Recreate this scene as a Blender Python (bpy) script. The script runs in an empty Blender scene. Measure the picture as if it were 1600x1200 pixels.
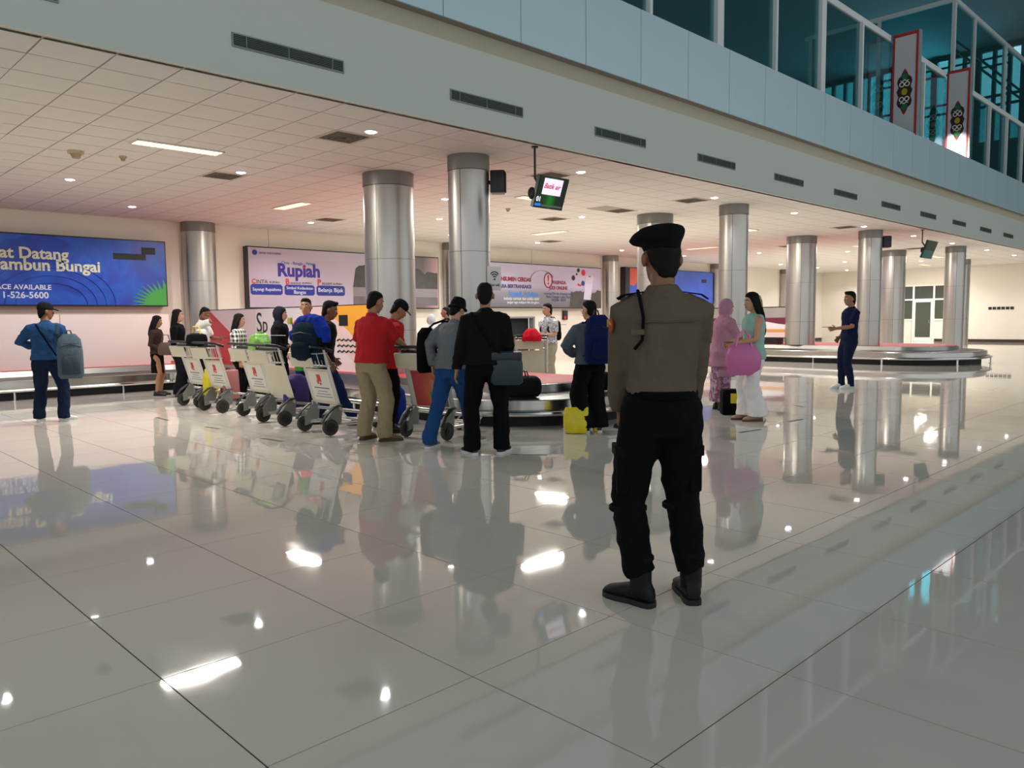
import bpy, bmesh, math, random
import numpy as np
from mathutils import Vector, Matrix, Euler

random.seed(7)
PI = math.pi
S = bpy.context.scene
COL = S.collection

# ------------------------------------------------------------------ camera, sky, exposure
HC = 1.38
RM = Matrix(((0.71180203, -0.06543986, 0.69932503),
             (-0.7023002, -0.05128831, 0.71003094),
             (-0.01059713, -0.99653757, -0.08246556)))
cd = bpy.data.cameras.new('camera')
cam = bpy.data.objects.new('camera', cd)
COL.objects.link(cam)
m4 = Matrix.Identity(4)
for r in range(3):
    m4[r][0] = RM[r][0]; m4[r][1] = -RM[r][1]; m4[r][2] = -RM[r][2]
m4[0][3], m4[1][3], m4[2][3] = 0, 0, HC
cam.matrix_world = m4
cd.sensor_width = 36; cd.lens = 36 * 1218.264 / 1600
cd.clip_start = 0.05; cd.clip_end = 300
S.camera = cam
W = bpy.data.worlds.new('sky'); S.world = W; W.use_nodes = True
bg = W.node_tree.nodes['Background']
bg.inputs[0].default_value = (0.92, 0.975, 1.0, 1)
bg.inputs[1].default_value = 0.85
S.view_settings.view_transform = 'Standard'
S.view_settings.look = 'None'
S.view_settings.exposure = 0.0
S.view_settings.gamma = 1.0
S.view_settings.use_curve_mapping = False

LAMP_DOWN = 105.0      # watts of each downlight
LAMP_TUBE = 140.0      # watts of each louvred tube fitting

# ------------------------------------------------------------------ materials
def lin(c):
    return c / 12.92 if c <= 0.04045 else ((c + 0.055) / 1.055) ** 2.4
def hexc(h):
    h = h.lstrip('#')
    return tuple(lin(int(h[i:i + 2], 16) / 255) for i in (0, 2, 4)) + (1,)
MATS = {}
def mat(name, col, rough=0.6, metal=0.0, noise=0.0, nscale=8.0, bump=0.0, bscale=40.0, spec=0.5, emit=0.0, sheen=0.0, stretch=None):
    if name in MATS: return MATS[name]
    m = bpy.data.materials.new(name); m.use_nodes = True
    nt = m.node_tree; b = nt.nodes['Principled BSDF']
    c = hexc(col) if isinstance(col, str) else tuple(col) + (1,) * (4 - len(col))
    b.inputs['Base Color'].default_value = c
    b.inputs['Roughness'].default_value = rough
    b.inputs['Metallic'].default_value = metal
    b.inputs['Specular IOR Level'].default_value = spec
    if sheen: b.inputs['Sheen Weight'].default_value = sheen
    if emit:
        b.inputs['Emission Color'].default_value = c
        b.inputs['Emission Strength'].default_value = emit
    if noise or bump:
        tc = nt.nodes.new('ShaderNodeTexCoord')
        src = tc.outputs['Object']
        if stretch:
            mp = nt.nodes.new('ShaderNodeMapping'); mp.inputs['Scale'].default_value = stretch
            nt.links.new(src, mp.inputs[0]); src = mp.outputs[0]
    if noise:
        n = nt.nodes.new('ShaderNodeTexNoise'); n.inputs['Scale'].default_value = nscale
        n.inputs['Detail'].default_value = 4
        nt.links.new(src, n.inputs['Vector'])
        mx = nt.nodes.new('ShaderNodeMix'); mx.data_type = 'RGBA'
        mx.inputs[6].default_value = tuple(v * (1 - noise) for v in c[:3]) + (1,)
        mx.inputs[7].default_value = tuple(min(1, v * (1 + noise)) for v in c[:3]) + (1,)
        nt.links.new(n.outputs[0], mx.inputs[0]); nt.links.new(mx.outputs[2], b.inputs['Base Color'])
    if bump:
        n2 = nt.nodes.new('ShaderNodeTexNoise'); n2.inputs['Scale'].default_value = bscale
        n2.inputs['Detail'].default_value = 3
        nt.links.new(src, n2.inputs['Vector'])
        bp = nt.nodes.new('ShaderNodeBump'); bp.inputs['Strength'].default_value = bump
        bp.inputs['Distance'].default_value = 0.01
        nt.links.new(n2.outputs[0], bp.inputs['Height']); nt.links.new(bp.outputs[0], b.inputs['Normal'])
    MATS[name] = m
    return m

def floor_mat(name, grid):
    m = bpy.data.materials.new(name); m.use_nodes = True
    nt = m.node_tree; b = nt.nodes['Principled BSDF']; L = nt.links
    b.inputs['Roughness'].default_value = 0.075
    b.inputs['Specular IOR Level'].default_value = 0.62
    tc = nt.nodes.new('ShaderNodeTexCoord'); oi = nt.nodes.new('ShaderNodeObjectInfo')
    geo = nt.nodes.new('ShaderNodeNewGeometry')
    n = nt.nodes.new('ShaderNodeTexNoise'); n.inputs['Scale'].default_value = 1.3; n.inputs['Detail'].default_value = 6
    L.new(geo.outputs['Position'], n.inputs['Vector'])
    mx = nt.nodes.new('ShaderNodeMix'); mx.data_type = 'RGBA'
    mx.inputs[6].default_value = hexc('#cbc5ba'); mx.inputs[7].default_value = hexc('#d8d2c7')
    L.new(n.outputs[0], mx.inputs[0])
    col = mx.outputs[2]
    # faint smears in the gloss
    n3 = nt.nodes.new('ShaderNodeTexNoise'); n3.inputs['Scale'].default_value = 2.2; n3.inputs['Detail'].default_value = 5
    L.new(geo.outputs['Position'], n3.inputs['Vector'])
    mr = nt.nodes.new('ShaderNodeMapRange'); mr.inputs[1].default_value = 0.35; mr.inputs[2].default_value = 0.7
    mr.inputs[3].default_value = 0.02; mr.inputs[4].default_value = 0.05
    L.new(n3.outputs[0], mr.inputs[0]); L.new(mr.outputs[0], b.inputs['Roughness'])
    if grid:
        sx = nt.nodes.new('ShaderNodeSeparateXYZ'); L.new(geo.outputs['Position'], sx.inputs[0])
        outs = []
        for ax, off, per in ((0, 1.077, TX), (1, 1.345, TY)):
            a = nt.nodes.new('ShaderNodeMath'); a.operation = 'SUBTRACT'; a.inputs[1].default_value = off - 50 * per
            L.new(sx.outputs[ax], a.inputs[0])
            d = nt.nodes.new('ShaderNodeMath'); d.operation = 'MODULO'; d.inputs[1].default_value = per
            L.new(a.outputs[0], d.inputs[0])
            g = nt.nodes.new('ShaderNodeMath'); g.operation = 'LESS_THAN'; g.inputs[1].default_value = 0.005
            L.new(d.outputs[0], g.inputs[0]); outs.append(g.outputs[0])
        mm = nt.nodes.new('ShaderNodeMath'); mm.operation = 'MAXIMUM'
        L.new(outs[0], mm.inputs[0]); L.new(outs[1], mm.inputs[1])
        m2 = nt.nodes.new('ShaderNodeMix'); m2.data_type = 'RGBA'
        L.new(mm.outputs[0], m2.inputs[0]); L.new(col, m2.inputs[6]); m2.inputs[7].default_value = hexc('#5f5b52')
        col = m2.outputs[2]
    L.new(col, b.inputs['Base Color'])
    # very slight warp of the polished surface
    n4 = nt.nodes.new('ShaderNodeTexNoise'); n4.inputs['Scale'].default_value = 3.5
    L.new(geo.outputs['Position'], n4.inputs['Vector'])
    bp = nt.nodes.new('ShaderNodeBump'); bp.inputs['Strength'].default_value = 0.12; bp.inputs['Distance'].default_value = 0.004
    L.new(n4.outputs[0], bp.inputs['Height']); L.new(bp.outputs[0], b.inputs['Normal'])
    return m

def grid_mat(name, base, line, period, off, width, rough=0.85):
    m = bpy.data.materials.new(name); m.use_nodes = True
    nt = m.node_tree; b = nt.nodes['Principled BSDF']; L = nt.links
    b.inputs['Roughness'].default_value = rough
    geo = nt.nodes.new('ShaderNodeNewGeometry')
    sx = nt.nodes.new('ShaderNodeSeparateXYZ'); L.new(geo.outputs['Position'], sx.inputs[0])
    outs = []
    for ax in (0, 1):
        a = nt.nodes.new('ShaderNodeMath'); a.operation = 'SUBTRACT'; a.inputs[1].default_value = off[ax] - 100 * period
        L.new(sx.outputs[ax], a.inputs[0])
        d = nt.nodes.new('ShaderNodeMath'); d.operation = 'MODULO'; d.inputs[1].default_value = period
        L.new(a.outputs[0], d.inputs[0])
        g = nt.nodes.new('ShaderNodeMath'); g.operation = 'LESS_THAN'; g.inputs[1].default_value = width
        L.new(d.outputs[0], g.inputs[0]); outs.append(g.outputs[0])
    mm = nt.nodes.new('ShaderNodeMath'); mm.operation = 'MAXIMUM'
    L.new(outs[0], mm.inputs[0]); L.new(outs[1], mm.inputs[1])
    m2 = nt.nodes.new('ShaderNodeMix'); m2.data_type = 'RGBA'
    L.new(mm.outputs[0], m2.inputs[0]); m2.inputs[6].default_value = hexc(base); m2.inputs[7].default_value = hexc(line)
    L.new(m2.outputs[2], b.inputs['Base Color'])
    return m

def glass_mat(name, tint, refl=0.10, rough=0.02):
    if name in MATS: return MATS[name]
    m = bpy.data.materials.new(name); m.use_nodes = True
    nt = m.node_tree; nt.nodes.clear(); L = nt.links
    o = nt.nodes.new('ShaderNodeOutputMaterial')
    t = nt.nodes.new('ShaderNodeBsdfTransparent'); t.inputs[0].default_value = hexc(tint)
    g = nt.nodes.new('ShaderNodeBsdfGlossy'); g.inputs['Roughness'].default_value = rough
    g.inputs[0].default_value = (0.85, 0.95, 1, 1)
    lw = nt.nodes.new('ShaderNodeLayerWeight'); lw.inputs[0].default_value = refl
    mx = nt.nodes.new('ShaderNodeMixShader')
    pw = nt.nodes.new('ShaderNodeMath'); pw.operation = 'POWER'; pw.inputs[1].default_value = 3.0
    ma = nt.nodes.new('ShaderNodeMath'); ma.operation = 'MULTIPLY_ADD'; ma.inputs[1].default_value = 0.35; ma.inputs[2].default_value = refl * 0.5
    lw.inputs[0].default_value = 0.5
    L.new(lw.outputs['Facing'], pw.inputs[0]); L.new(pw.outputs[0], ma.inputs[0]); L.new(ma.outputs[0], mx.inputs[0]); L.new(t.outputs[0], mx.inputs[1]); L.new(g.outputs[0], mx.inputs[2])
    L.new(mx.outputs[0], o.inputs[0])
    MATS[name] = m
    return m

def plaid_mat():
    if 'plaid' in MATS: return MATS['plaid']
    m = bpy.data.materials.new('plaid'); m.use_nodes = True
    nt = m.node_tree; b = nt.nodes['Principled BSDF']; L = nt.links
    b.inputs['Roughness'].default_value = 0.9
    tc = nt.nodes.new('ShaderNodeTexCoord'); sx = nt.nodes.new('ShaderNodeSeparateXYZ'); L.new(tc.outputs['Object'], sx.inputs[0])
    ad = nt.nodes.new('ShaderNodeMath'); ad.operation = 'ADD'; L.new(sx.outputs[0], ad.inputs[0]); L.new(sx.outputs[1], ad.inputs[1])
    outs = []
    for src in (ad.outputs[0], sx.outputs[2]):
        a = nt.nodes.new('ShaderNodeMath'); a.operation = 'ADD'; a.inputs[1].default_value = 10
        L.new(src, a.inputs[0])
        d = nt.nodes.new('ShaderNodeMath'); d.operation = 'MODULO'; d.inputs[1].default_value = 0.085
        L.new(a.outputs[0], d.inputs[0])
        g = nt.nodes.new('ShaderNodeMath'); g.operation = 'LESS_THAN'; g.inputs[1].default_value = 0.045
        L.new(d.outputs[0], g.inputs[0]); outs.append(g.outputs[0])
    s = nt.nodes.new('ShaderNodeMath'); s.operation = 'ADD'; L.new(outs[0], s.inputs[0]); L.new(outs[1], s.inputs[1])
    h = nt.nodes.new('ShaderNodeMath'); h.operation = 'MULTIPLY'; h.inputs[1].default_value = 0.5; L.new(s.outputs[0], h.inputs[0])
    r = nt.nodes.new('ShaderNodeValToRGB'); r.color_ramp.elements[0].color = hexc('#e8e6dc'); r.color_ramp.elements[1].color = hexc('#101010')
    L.new(h.outputs[0], r.inputs[0]); L.new(r.outputs[0], b.inputs['Base Color'])
    MATS['plaid'] = m
    return m

def blotch_mat(name, cols, scale, rough=0.85):
    """printed cloth or print: noise through a stepped ramp"""
    if name in MATS: return MATS[name]
    m = bpy.data.materials.new(name); m.use_nodes = True
    nt = m.node_tree; b = nt.nodes['Principled BSDF']; L = nt.links
    b.inputs['Roughness'].default_value = rough
    tc = nt.nodes.new('ShaderNodeTexCoord')
    n = nt.nodes.new('ShaderNodeTexNoise'); n.inputs['Scale'].default_value = scale; n.inputs['Detail'].default_value = 2
    L.new(tc.outputs['Object'], n.inputs['Vector'])
    r = nt.nodes.new('ShaderNodeValToRGB'); r.color_ramp.interpolation = 'LINEAR'
    el = r.color_ramp.elements
    k = len(cols)
    while len(el) < k: el.new(0.5)
    for i, c in enumerate(cols):
        el[i].position = 0.32 + 0.36 * i / max(1, k - 1); el[i].color = hexc(c)
    L.new(n.outputs[0], r.inputs[0]); L.new(r.outputs[0], b.inputs['Base Color'])
    MATS[name] = m
    return m

def grad_mat(name, stops, axis=2, lo=0.0, hi=1.0, rough=0.5, emit=0.0, wave=False):
    """flat print whose ink runs through several colours along one object axis"""
    if name in MATS: return MATS[name]
    m = bpy.data.materials.new(name); m.use_nodes = True
    nt = m.node_tree; b = nt.nodes['Principled BSDF']; L = nt.links
    b.inputs['Roughness'].default_value = rough
    tc = nt.nodes.new('ShaderNodeTexCoord'); sx = nt.nodes.new('ShaderNodeSeparateXYZ'); L.new(tc.outputs['Object'], sx.inputs[0])
    mr = nt.nodes.new('ShaderNodeMapRange'); mr.inputs[1].default_value = lo; mr.inputs[2].default_value = hi
    L.new(sx.outputs[axis], mr.inputs[0])
    src = mr.outputs[0]
    if wave:
        w = nt.nodes.new('ShaderNodeTexNoise'); w.inputs['Scale'].default_value = 0.9; w.inputs['Distortion'].default_value = 1.5
        L.new(tc.outputs['Object'], w.inputs['Vector'])
        a = nt.nodes.new('ShaderNodeMath'); a.operation = 'MULTIPLY_ADD'; a.inputs[1].default_value = 1.2; a.inputs[2].default_value = -0.6
        L.new(w.outputs[0], a.inputs[0])
        ad = nt.nodes.new('ShaderNodeMath'); ad.operation = 'ADD'; L.new(src, ad.inputs[0]); L.new(a.outputs[0], ad.inputs[1]); src = ad.outputs[0]
    r = nt.nodes.new('ShaderNodeValToRGB'); el = r.color_ramp.elements
    while len(el) < len(stops): el.new(0.5)
    for i, (p, c) in enumerate(stops):
        el[i].position = p; el[i].color = hexc(c)
    L.new(src, r.inputs[0]); L.new(r.outputs[0], b.inputs['Base Color'])
    if emit:
        L.new(r.outputs[0], b.inputs['Emission Color']); b.inputs['Emission Strength'].default_value = emit
    MATS[name] = m
    return m

# ------------------------------------------------------------------ mesh helpers
V = lambda *a: np.array(a, float)
def nrm(v):
    v = np.array(v, float); l = np.linalg.norm(v)
    return v / l if l > 1e-9 else v
class MB:
    def __init__(s): s.v = []; s.f = []
    def add(s, vs, fs):
        o = len(s.v); s.v += [tuple(map(float, p)) for p in vs]; s.f += [tuple(i + o for i in f) for f in fs]; return s
    def box(s, x0, x1, y0, y1, z0, z1):
        vs = [(x, y, z) for z in (z0, z1) for y in (y0, y1) for x in (x0, x1)]
        return s.add(vs, [(0, 2, 3, 1), (4, 5, 7, 6), (0, 1, 5, 4), (1, 3, 7, 5), (3, 2, 6, 7), (2, 0, 4, 6)])
    def loft(s, rings, n=14, p=2.0, caps=True):
        vs = []; fs = []
        for c, u, w in rings:
            c = np.array(c, float); u = np.array(u, float); w = np.array(w, float)
            for k in range(n):
                a = 2 * PI * k / n; ca, sa = math.cos(a), math.sin(a)
                e = 2.0 / p
                ca = math.copysign(abs(ca) ** e, ca); sa = math.copysign(abs(sa) ** e, sa)
                vs.append(c + ca * u + sa * w)
        R = len(rings)
        for i in range(R - 1):
            for k in range(n):
                k2 = (k + 1) % n
                fs.append((i * n + k, i * n + k2, (i + 1) * n + k2, (i + 1) * n + k))
        if caps:
            fs.append(tuple(range(n - 1, -1, -1))); fs.append(tuple(range((R - 1) * n, R * n)))
        return s.add(vs, fs)
    def tube(s, pts, rad, n=10, flat=None, ref=None, closed=False):
        """swept tube; rad: number or list; flat: second radius factor along the binormal"""
        pts = [np.array(p, float) for p in pts]; K = len(pts)
        if not hasattr(rad, '__len__'): rad = [rad] * K
        rings = []; up = None
        for i, p in enumerate(pts):
            if closed: d = nrm(pts[(i + 1) % K] - pts[i - 1])
            else: d = nrm(pts[min(i + 1, K - 1)] - pts[max(i - 1, 0)])
            if up is None:
                up = np.array(ref, float) if ref is not None else (V(0, 0, 1) if abs(d[2]) < 0.9 else V(1, 0, 0))
            w = nrm(np.cross(d, up)); u = nrm(np.cross(w, d)); up = u
            r = rad[i]; r1, r2 = (r if hasattr(r, '__len__') else (r, r * (flat or 1)))
            rings.append((p, u * r1, w * r2))
        if closed:
            rings.append(rings[0]); return s.loft(rings, n, caps=False)
        return s.loft(rings, n)
    def ball(s, c, rx, ry, rz, n=12, m=7, rot=None):
        rings = []
        for i in range(m + 1):
            t = -PI / 2 + PI * (i + 0.02) / (m + 0.04)
            rings.append((V(0, 0, math.sin(t) * rz), V(math.cos(t) * rx, 0, 0), V(0, math.cos(t) * ry, 0)))
        if rot is not None:
            Rm = np.array(rot); rings = [(Rm @ a, Rm @ b, Rm @ d) for a, b, d in rings]
        c = np.array(c, float)
        return s.loft([(a + c, b, d) for a, b, d in rings], n)
    def prism(s, poly, z0, z1):
        """poly: list of (x, y)"""
        n = len(poly); vs = [(x, y, z0) for x, y in poly] + [(x, y, z1) for x, y in poly]
        fs = [tuple(range(n - 1, -1, -1)), tuple(range(n, 2 * n))] + [(k, (k + 1) % n, n + (k + 1) % n, n + k) for k in range(n)]
        return s.add(vs, fs)
    def xf(s, M):
        M = np.array(M); s.v = [tuple((M @ np.array([*p, 1.0]))[:3]) for p in s.v]; return s
    def mesh(s, name, m, smooth=False):
        me = bpy.data.meshes.new(name); me.from_pydata(s.v, [], s.f)
        bm = bmesh.new(); bm.from_mesh(me); bmesh.ops.recalc_face_normals(bm, faces=bm.faces); bm.to_mesh(me); bm.free()
        if m is not None: me.materials.append(m)
        if smooth:
            me.polygons.foreach_set('use_smooth', [True] * len(me.polygons))
            try: me.set_sharp_from_angle(angle=0.7)
            except Exception: pass
        return me
    def build(s, name, m, parent=None, smooth=False, bevel=0.0, **props):
        me = s.mesh(name, m, smooth)
        if bevel:
            bm = bmesh.new(); bm.from_mesh(me)
            bmesh.ops.bevel(bm, geom=bm.edges[:], offset=bevel, segments=2, affect='EDGES', profile=0.6, clamp_overlap=True)
            bm.to_mesh(me); bm.free()
            me.polygons.foreach_set('use_smooth', [True] * len(me.polygons)); me.set_sharp_from_angle(angle=0.9)
        return link(name, me, parent, **props)
def link(name, me, parent=None, **props):
    o = bpy.data.objects.new(name, me); COL.objects.link(o)
    if parent is not None: o.parent = parent
    for k, v in props.items(): o[k] = v
    return o
def box(name, m, x0, x1, y0, y1, z0, z1, parent=None, bevel=0.0, **props):
    return MB().box(x0, x1, y0, y1, z0, z1).build(name, m, parent, bevel=bevel, **props)
def thing(name, label, cat, loc=(0, 0, 0), rz=0.0, group=None):
    o = bpy.data.objects.new(name, None); COL.objects.link(o)
    o.location = loc; o.rotation_euler = (0, 0, rz)
    o['label'] = label; o['category'] = cat
    if group: o['group'] = group
    o.empty_display_size = 0.2
    return o
def dup(root, loc=None, rz=None, label=None, group=None):
    r = root.copy(); COL.objects.link(r)
    if loc is not None: r.location = loc
    if rz is not None: r.rotation_euler = (0, 0, rz)
    if label: r['label'] = label
    if group: r['group'] = group
    for ch in list(root.children):
        c = ch.copy(); COL.objects.link(c); c.parent = r
        for g in list(ch.children):
            d = g.copy(); COL.objects.link(d); d.parent = c
    return r
def text(body, m, size, loc, xdir, updir, parent=None, name='lettering', width=None, align='LEFT', ref=None, depth=0.003, shear=0.0, bold=0.0):
    """lettering as a mesh lying in the plane of xdir and updir; width: fit ref (or the whole) string to it"""
    def mk(t):
        cu = bpy.data.curves.new('t', 'FONT'); cu.body = t; cu.size = size; cu.extrude = depth / 2; cu.shear = shear; cu.offset = bold
        cu.resolution_u = 3
        o = bpy.data.objects.new('t', cu); COL.objects.link(o)
        dg = bpy.context.evaluated_depsgraph_get(); me = bpy.data.meshes.new_from_object(o.evaluated_get(dg))
        bpy.data.objects.remove(o); bpy.data.curves.remove(cu)
        return me
    me = mk(body)
    co = np.array([v.co[:] for v in me.vertices]); x0, x1 = co[:, 0].min(), co[:, 0].max()
    sc = 1.0
    if width:
        if ref:
            r = mk(ref); rc = np.array([v.co[:] for v in r.vertices]); w = rc[:, 0].max() - rc[:, 0].min(); bpy.data.meshes.remove(r)
        else: w = x1 - x0
        sc = width / w
    xd = nrm(xdir); ud = nrm(updir); nd = np.cross(xd, ud)
    if align == 'RIGHT': off = -x1 * sc
    elif align == 'CENTER': off = -(x0 + x1) / 2 * sc
    else: off = -x0 * sc
    out = np.array(loc)[None, :] + (co[:, 0:1] * sc + off) * xd[None] + co[:, 1:2] * sc * ud[None] + co[:, 2:3] * nd[None]
    for v, p in zip(me.vertices, out): v.co = p
    me.materials.clear(); me.materials.append(m); me.name = name
    return link(name, me, parent)

# ------------------------------------------------------------------ the hall
TX, TY = 0.8575, 0.8535
ZC = 3.85            # suspended ceiling
YB = 7.70            # face of the bulkhead
YF = 7.43            # face of the upper fascia
YW = 19.6            # back wall
XR = 44.5            # far wall
def seen(x, y, z, pad=0.0):
    c = RM.transposed() @ Vector((x, y, z - HC))
    if c.z < 0.2: return False, 0
    px, py = 800 + 1218.3 * c.x / c.z, 600 + 1218.3 * c.y / c.z
    return (-pad < px < 1600 + pad and -pad < py < 1200 + pad), c.z

fm_tile = floor_mat('polished_floor_tile', False)
fm_far = floor_mat('polished_floor_far', True)
grout = mat('floor_grout', '#3f3b35', 0.9)
near = set()
for i in range(-3, 18):
    for j in range(-3, 18):
        cx, cy = 1.077 + TX * (i + 0.5), 1.345 + TY * (j + 0.5)
        ok, d = seen(cx, cy, 0, 260)
        if ok and d < 12.2: near.add((i, j))
mb = MB()
I0, I1, J0, J1 = -14, 56, -14, 23
for i in range(I0, I1):
    for j in range(J0, J1):
        if (i, j) in near: continue
        x0, y0 = 1.077 + TX * i, 1.345 + TY * j
        mb.add([(x0, y0, 0), (x0 + TX, y0, 0), (x0 + TX, y0 + TY, 0), (x0, y0 + TY, 0)], [(0, 1, 2, 3)])
fl = mb.build('floor', fm_far, kind='structure')
box('grout_bed', grout, 1.077 - 4 * TX, 1.077 + 19 * TX, 1.345 - 4 * TY, 1.345 + 19 * TY, -0.03, -0.0035, fl)
tm = MB().box(0.0032, TX - 0.0032, 0.0032, TY - 0.0032, -0.012, 0).mesh('tile', fm_tile)
for (i, j) in sorted(near):
    t = link('tile', tm, fl); t.location = (1.077 + TX * i, 1.345 + TY * j, 0)

# suspended ceiling: tiles near the camera are pieces, farther on the grid is in the material
CP = 0.607
cm = mat('ceiling_tile', '#ede7df', 0.9, bump=0.15, bscale=60)
cgrid = mat('ceiling_grid', '#a99c8c', 0.8)
cfar = grid_mat('ceiling_far', '#ede7df', '#a2968a', CP, (2.02, 7.715), 0.014)
nearc = set()
for i in range(-8, 26):
    for j in range(0, 20):
        cx, cy = 2.02 + CP * (i + 0.5), 7.715 + CP * (j + 0.5)
        ok, d = seen(cx, cy, ZC, 30)
        if ok and d < 12.6: nearc.add((i, j))
mb = MB()
for i in range(-18, 72):
    for j in range(0, 20):
        if (i, j) in nearc: continue
        x0, y0 = 2.02 + CP * i, 7.715 + CP * j
        if x0 > XR: continue
        mb.add([(x0, y0, ZC), (x0 + CP, y0, ZC), (x0 + CP, y0 + CP, ZC), (x0, y0 + CP, ZC)], [(3, 2, 1, 0)])
ce = mb.build('ceiling', cfar, kind='structure')
box('grid_bed', cgrid, -9, XR, YB + 0.09, YW, ZC + 0.006, ZC + 0.05, ce)
ctm = MB().box(0.008, CP - 0.008, 0.008, CP - 0.008, ZC, ZC + 0.005).mesh('tile', cm)
for (i, j) in sorted(nearc):
    t = link('tile', ctm, ce); t.location = (2.02 + CP * i, 7.715 + CP * j, 0)

# back wall with the dark hatch behind the first carousel
wallm = mat('cream_wall', '#efe7d8', 0.85, noise=0.02, nscale=1.5)
wb = MB()
wb.box(-9, 18.9, YW, YW + 0.2, 0, ZC); wb.box(20.42, XR, YW, YW + 0.2, 0, ZC); wb.box(18.9, 20.42, YW, YW + 0.2, 1.42, ZC)
wback = wb.build('wall_back', wallm, kind='structure')
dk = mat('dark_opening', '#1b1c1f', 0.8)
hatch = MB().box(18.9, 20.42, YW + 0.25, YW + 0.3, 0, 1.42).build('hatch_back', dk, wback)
hf = MB().box(18.84, 18.92, YW - 0.03, YW + 0.2, 0, 1.48).box(20.40, 20.48, YW - 0.03, YW + 0.2, 0, 1.48).box(18.92, 20.40, YW - 0.03, YW + 0.2, 1.42, 1.48)
hf.build('hatch_frame', mat('grey_frame', '#8d8a84', 0.5), wback)
for x0 in (1.95, 10.2, 20.35, 29.2):     # vertical control joints above the boards
    box('wall_joint', mat('joint', '#b5ab9a', 0.9), x0, x0 + 0.015, YW - 0.004, YW, 3.3, ZC, wback)
# far wall with its office window and door
wf = MB()
wf.box(XR, XR + 0.2, -12, 12.3, 0, 3.85); wf.box(XR, XR + 0.2, 17.6, YW + 0.2, 0, 3.85)
wf.box(XR, XR + 0.2, 12.3, 17.6, 2.95, 3.85); wf.box(XR, XR + 0.2, 12.3, 13.7, 0, 1.12); wf.box(XR, XR + 0.2, 14.75, 17.6, 0, 1.12)
wr = wf.build('wall_right', wallm, kind='structure')
box('baseboard_right', mat('dark_skirting', '#3a2622', 0.5), XR - 0.02, XR, -12, 13.6, 0, 0.14, kind='structure')
box('baseboard_back', mat('dark_skirting', '#3a2622', 0.5), 27, XR - 0.03, YW - 0.02, YW, 0, 0.14, kind='structure')
white_fr = mat('white_frame', '#f1efe6', 0.4)
dglass = mat('dark_office_glass', '#4d5146', 0.12, spec=0.6)
fw = MB()
for y0 in (12.3, 13.62, 14.62, 16.1, 17.5): fw.box(XR - 0.05, XR + 0.05, y0, y0 + 0.09, 1.1 if y0 not in (13.62, 14.62) else 0, 2.98)
for z0 in (1.1, 2.16, 2.9): fw.box(XR - 0.045, XR + 0.045, 12.3, 17.6, z0, z0 + 0.08)
win = fw.build('window_1', white_fr, kind='structure')
for (a, b) in ((12.39, 13.62), (14.71, 16.1), (16.19, 17.5)):
    for (c, d) in ((1.18, 2.16), (2.24, 2.9)):
        box('pane', dglass, XR - 0.01, XR + 0.01, a, b, c, d, win)
box('pane', dglass, XR - 0.01, XR + 0.01, 13.71, 14.62, 2.24, 2.9, win)
# a light framed notice standing behind the office glass
dr = box('door_1', white_fr, XR - 0.06, XR - 0.01, 13.72, 14.61, 0.02, 2.15, kind='structure')
box('pane', dglass, XR - 0.075, XR - 0.06, 13.8, 14.54, 0.22, 2.06, dr)
MB().tube([(XR - 0.1, 13.84, 0.95), (XR - 0.14, 13.84, 0.95), (XR - 0.14, 13.84, 1.15), (XR - 0.1, 13.84, 1.15)], 0.012, 6).build('door_handle', mat('chrome', '#c9ccd0', 0.15, 1.0), dr)

# bulkhead between the low ceiling and the tall hall
bulkm = mat('bulkhead_paint', '#c3c8c0', 0.8, noise=0.02, nscale=2)
box('trim_1', bulkm, -9, XR, YB, YB + 0.12, ZC, 5.12, kind='structure')
mb = MB()   # small cove under the fascia, the shadow band there put into its olive colour
mb.add([(-9, YB - 0.0, 4.86), (XR, YB, 4.86), (XR, YB - 0.10, 5.02), (-9, YB - 0.10, 5.02), (-9, YB, 5.02), (XR, YB, 5.02)],
       [(0, 1, 2, 3), (3, 2, 5, 4), (0, 4, 5, 1), (0, 3, 4), (1, 5, 2)])
mb.build('trim_2', mat('cove_shade', '#b9b5a2', 0.8), kind='structure')
box('trim_5', mat('edge_angle', '#d9cdbd', 0.7), -9, XR, YB - 0.012, YB + 0.03, ZC - 0.008, ZC - 0.0005, kind='structure')
fs = box('trim_3', mat('soffit_brown', '#8b8278', 0.8), -9, XR, YF + 0.02, YB, 5.021, 6.10, kind='structure')
panm = mat('fascia_panel', '#b6cdd6', 0.38, 0.2, noise=0.02, nscale=3)
PJ = 1.3215
for k in range(-8, 27):
    x0 = 8.87 + PJ * k
    p = MB().box(0.006, PJ - 0.006, YF - 0.004, YF + 0.02, 5.01, 6.12).build('panel', panm, fs)
    p.location = (x0, 0, 0)

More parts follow.
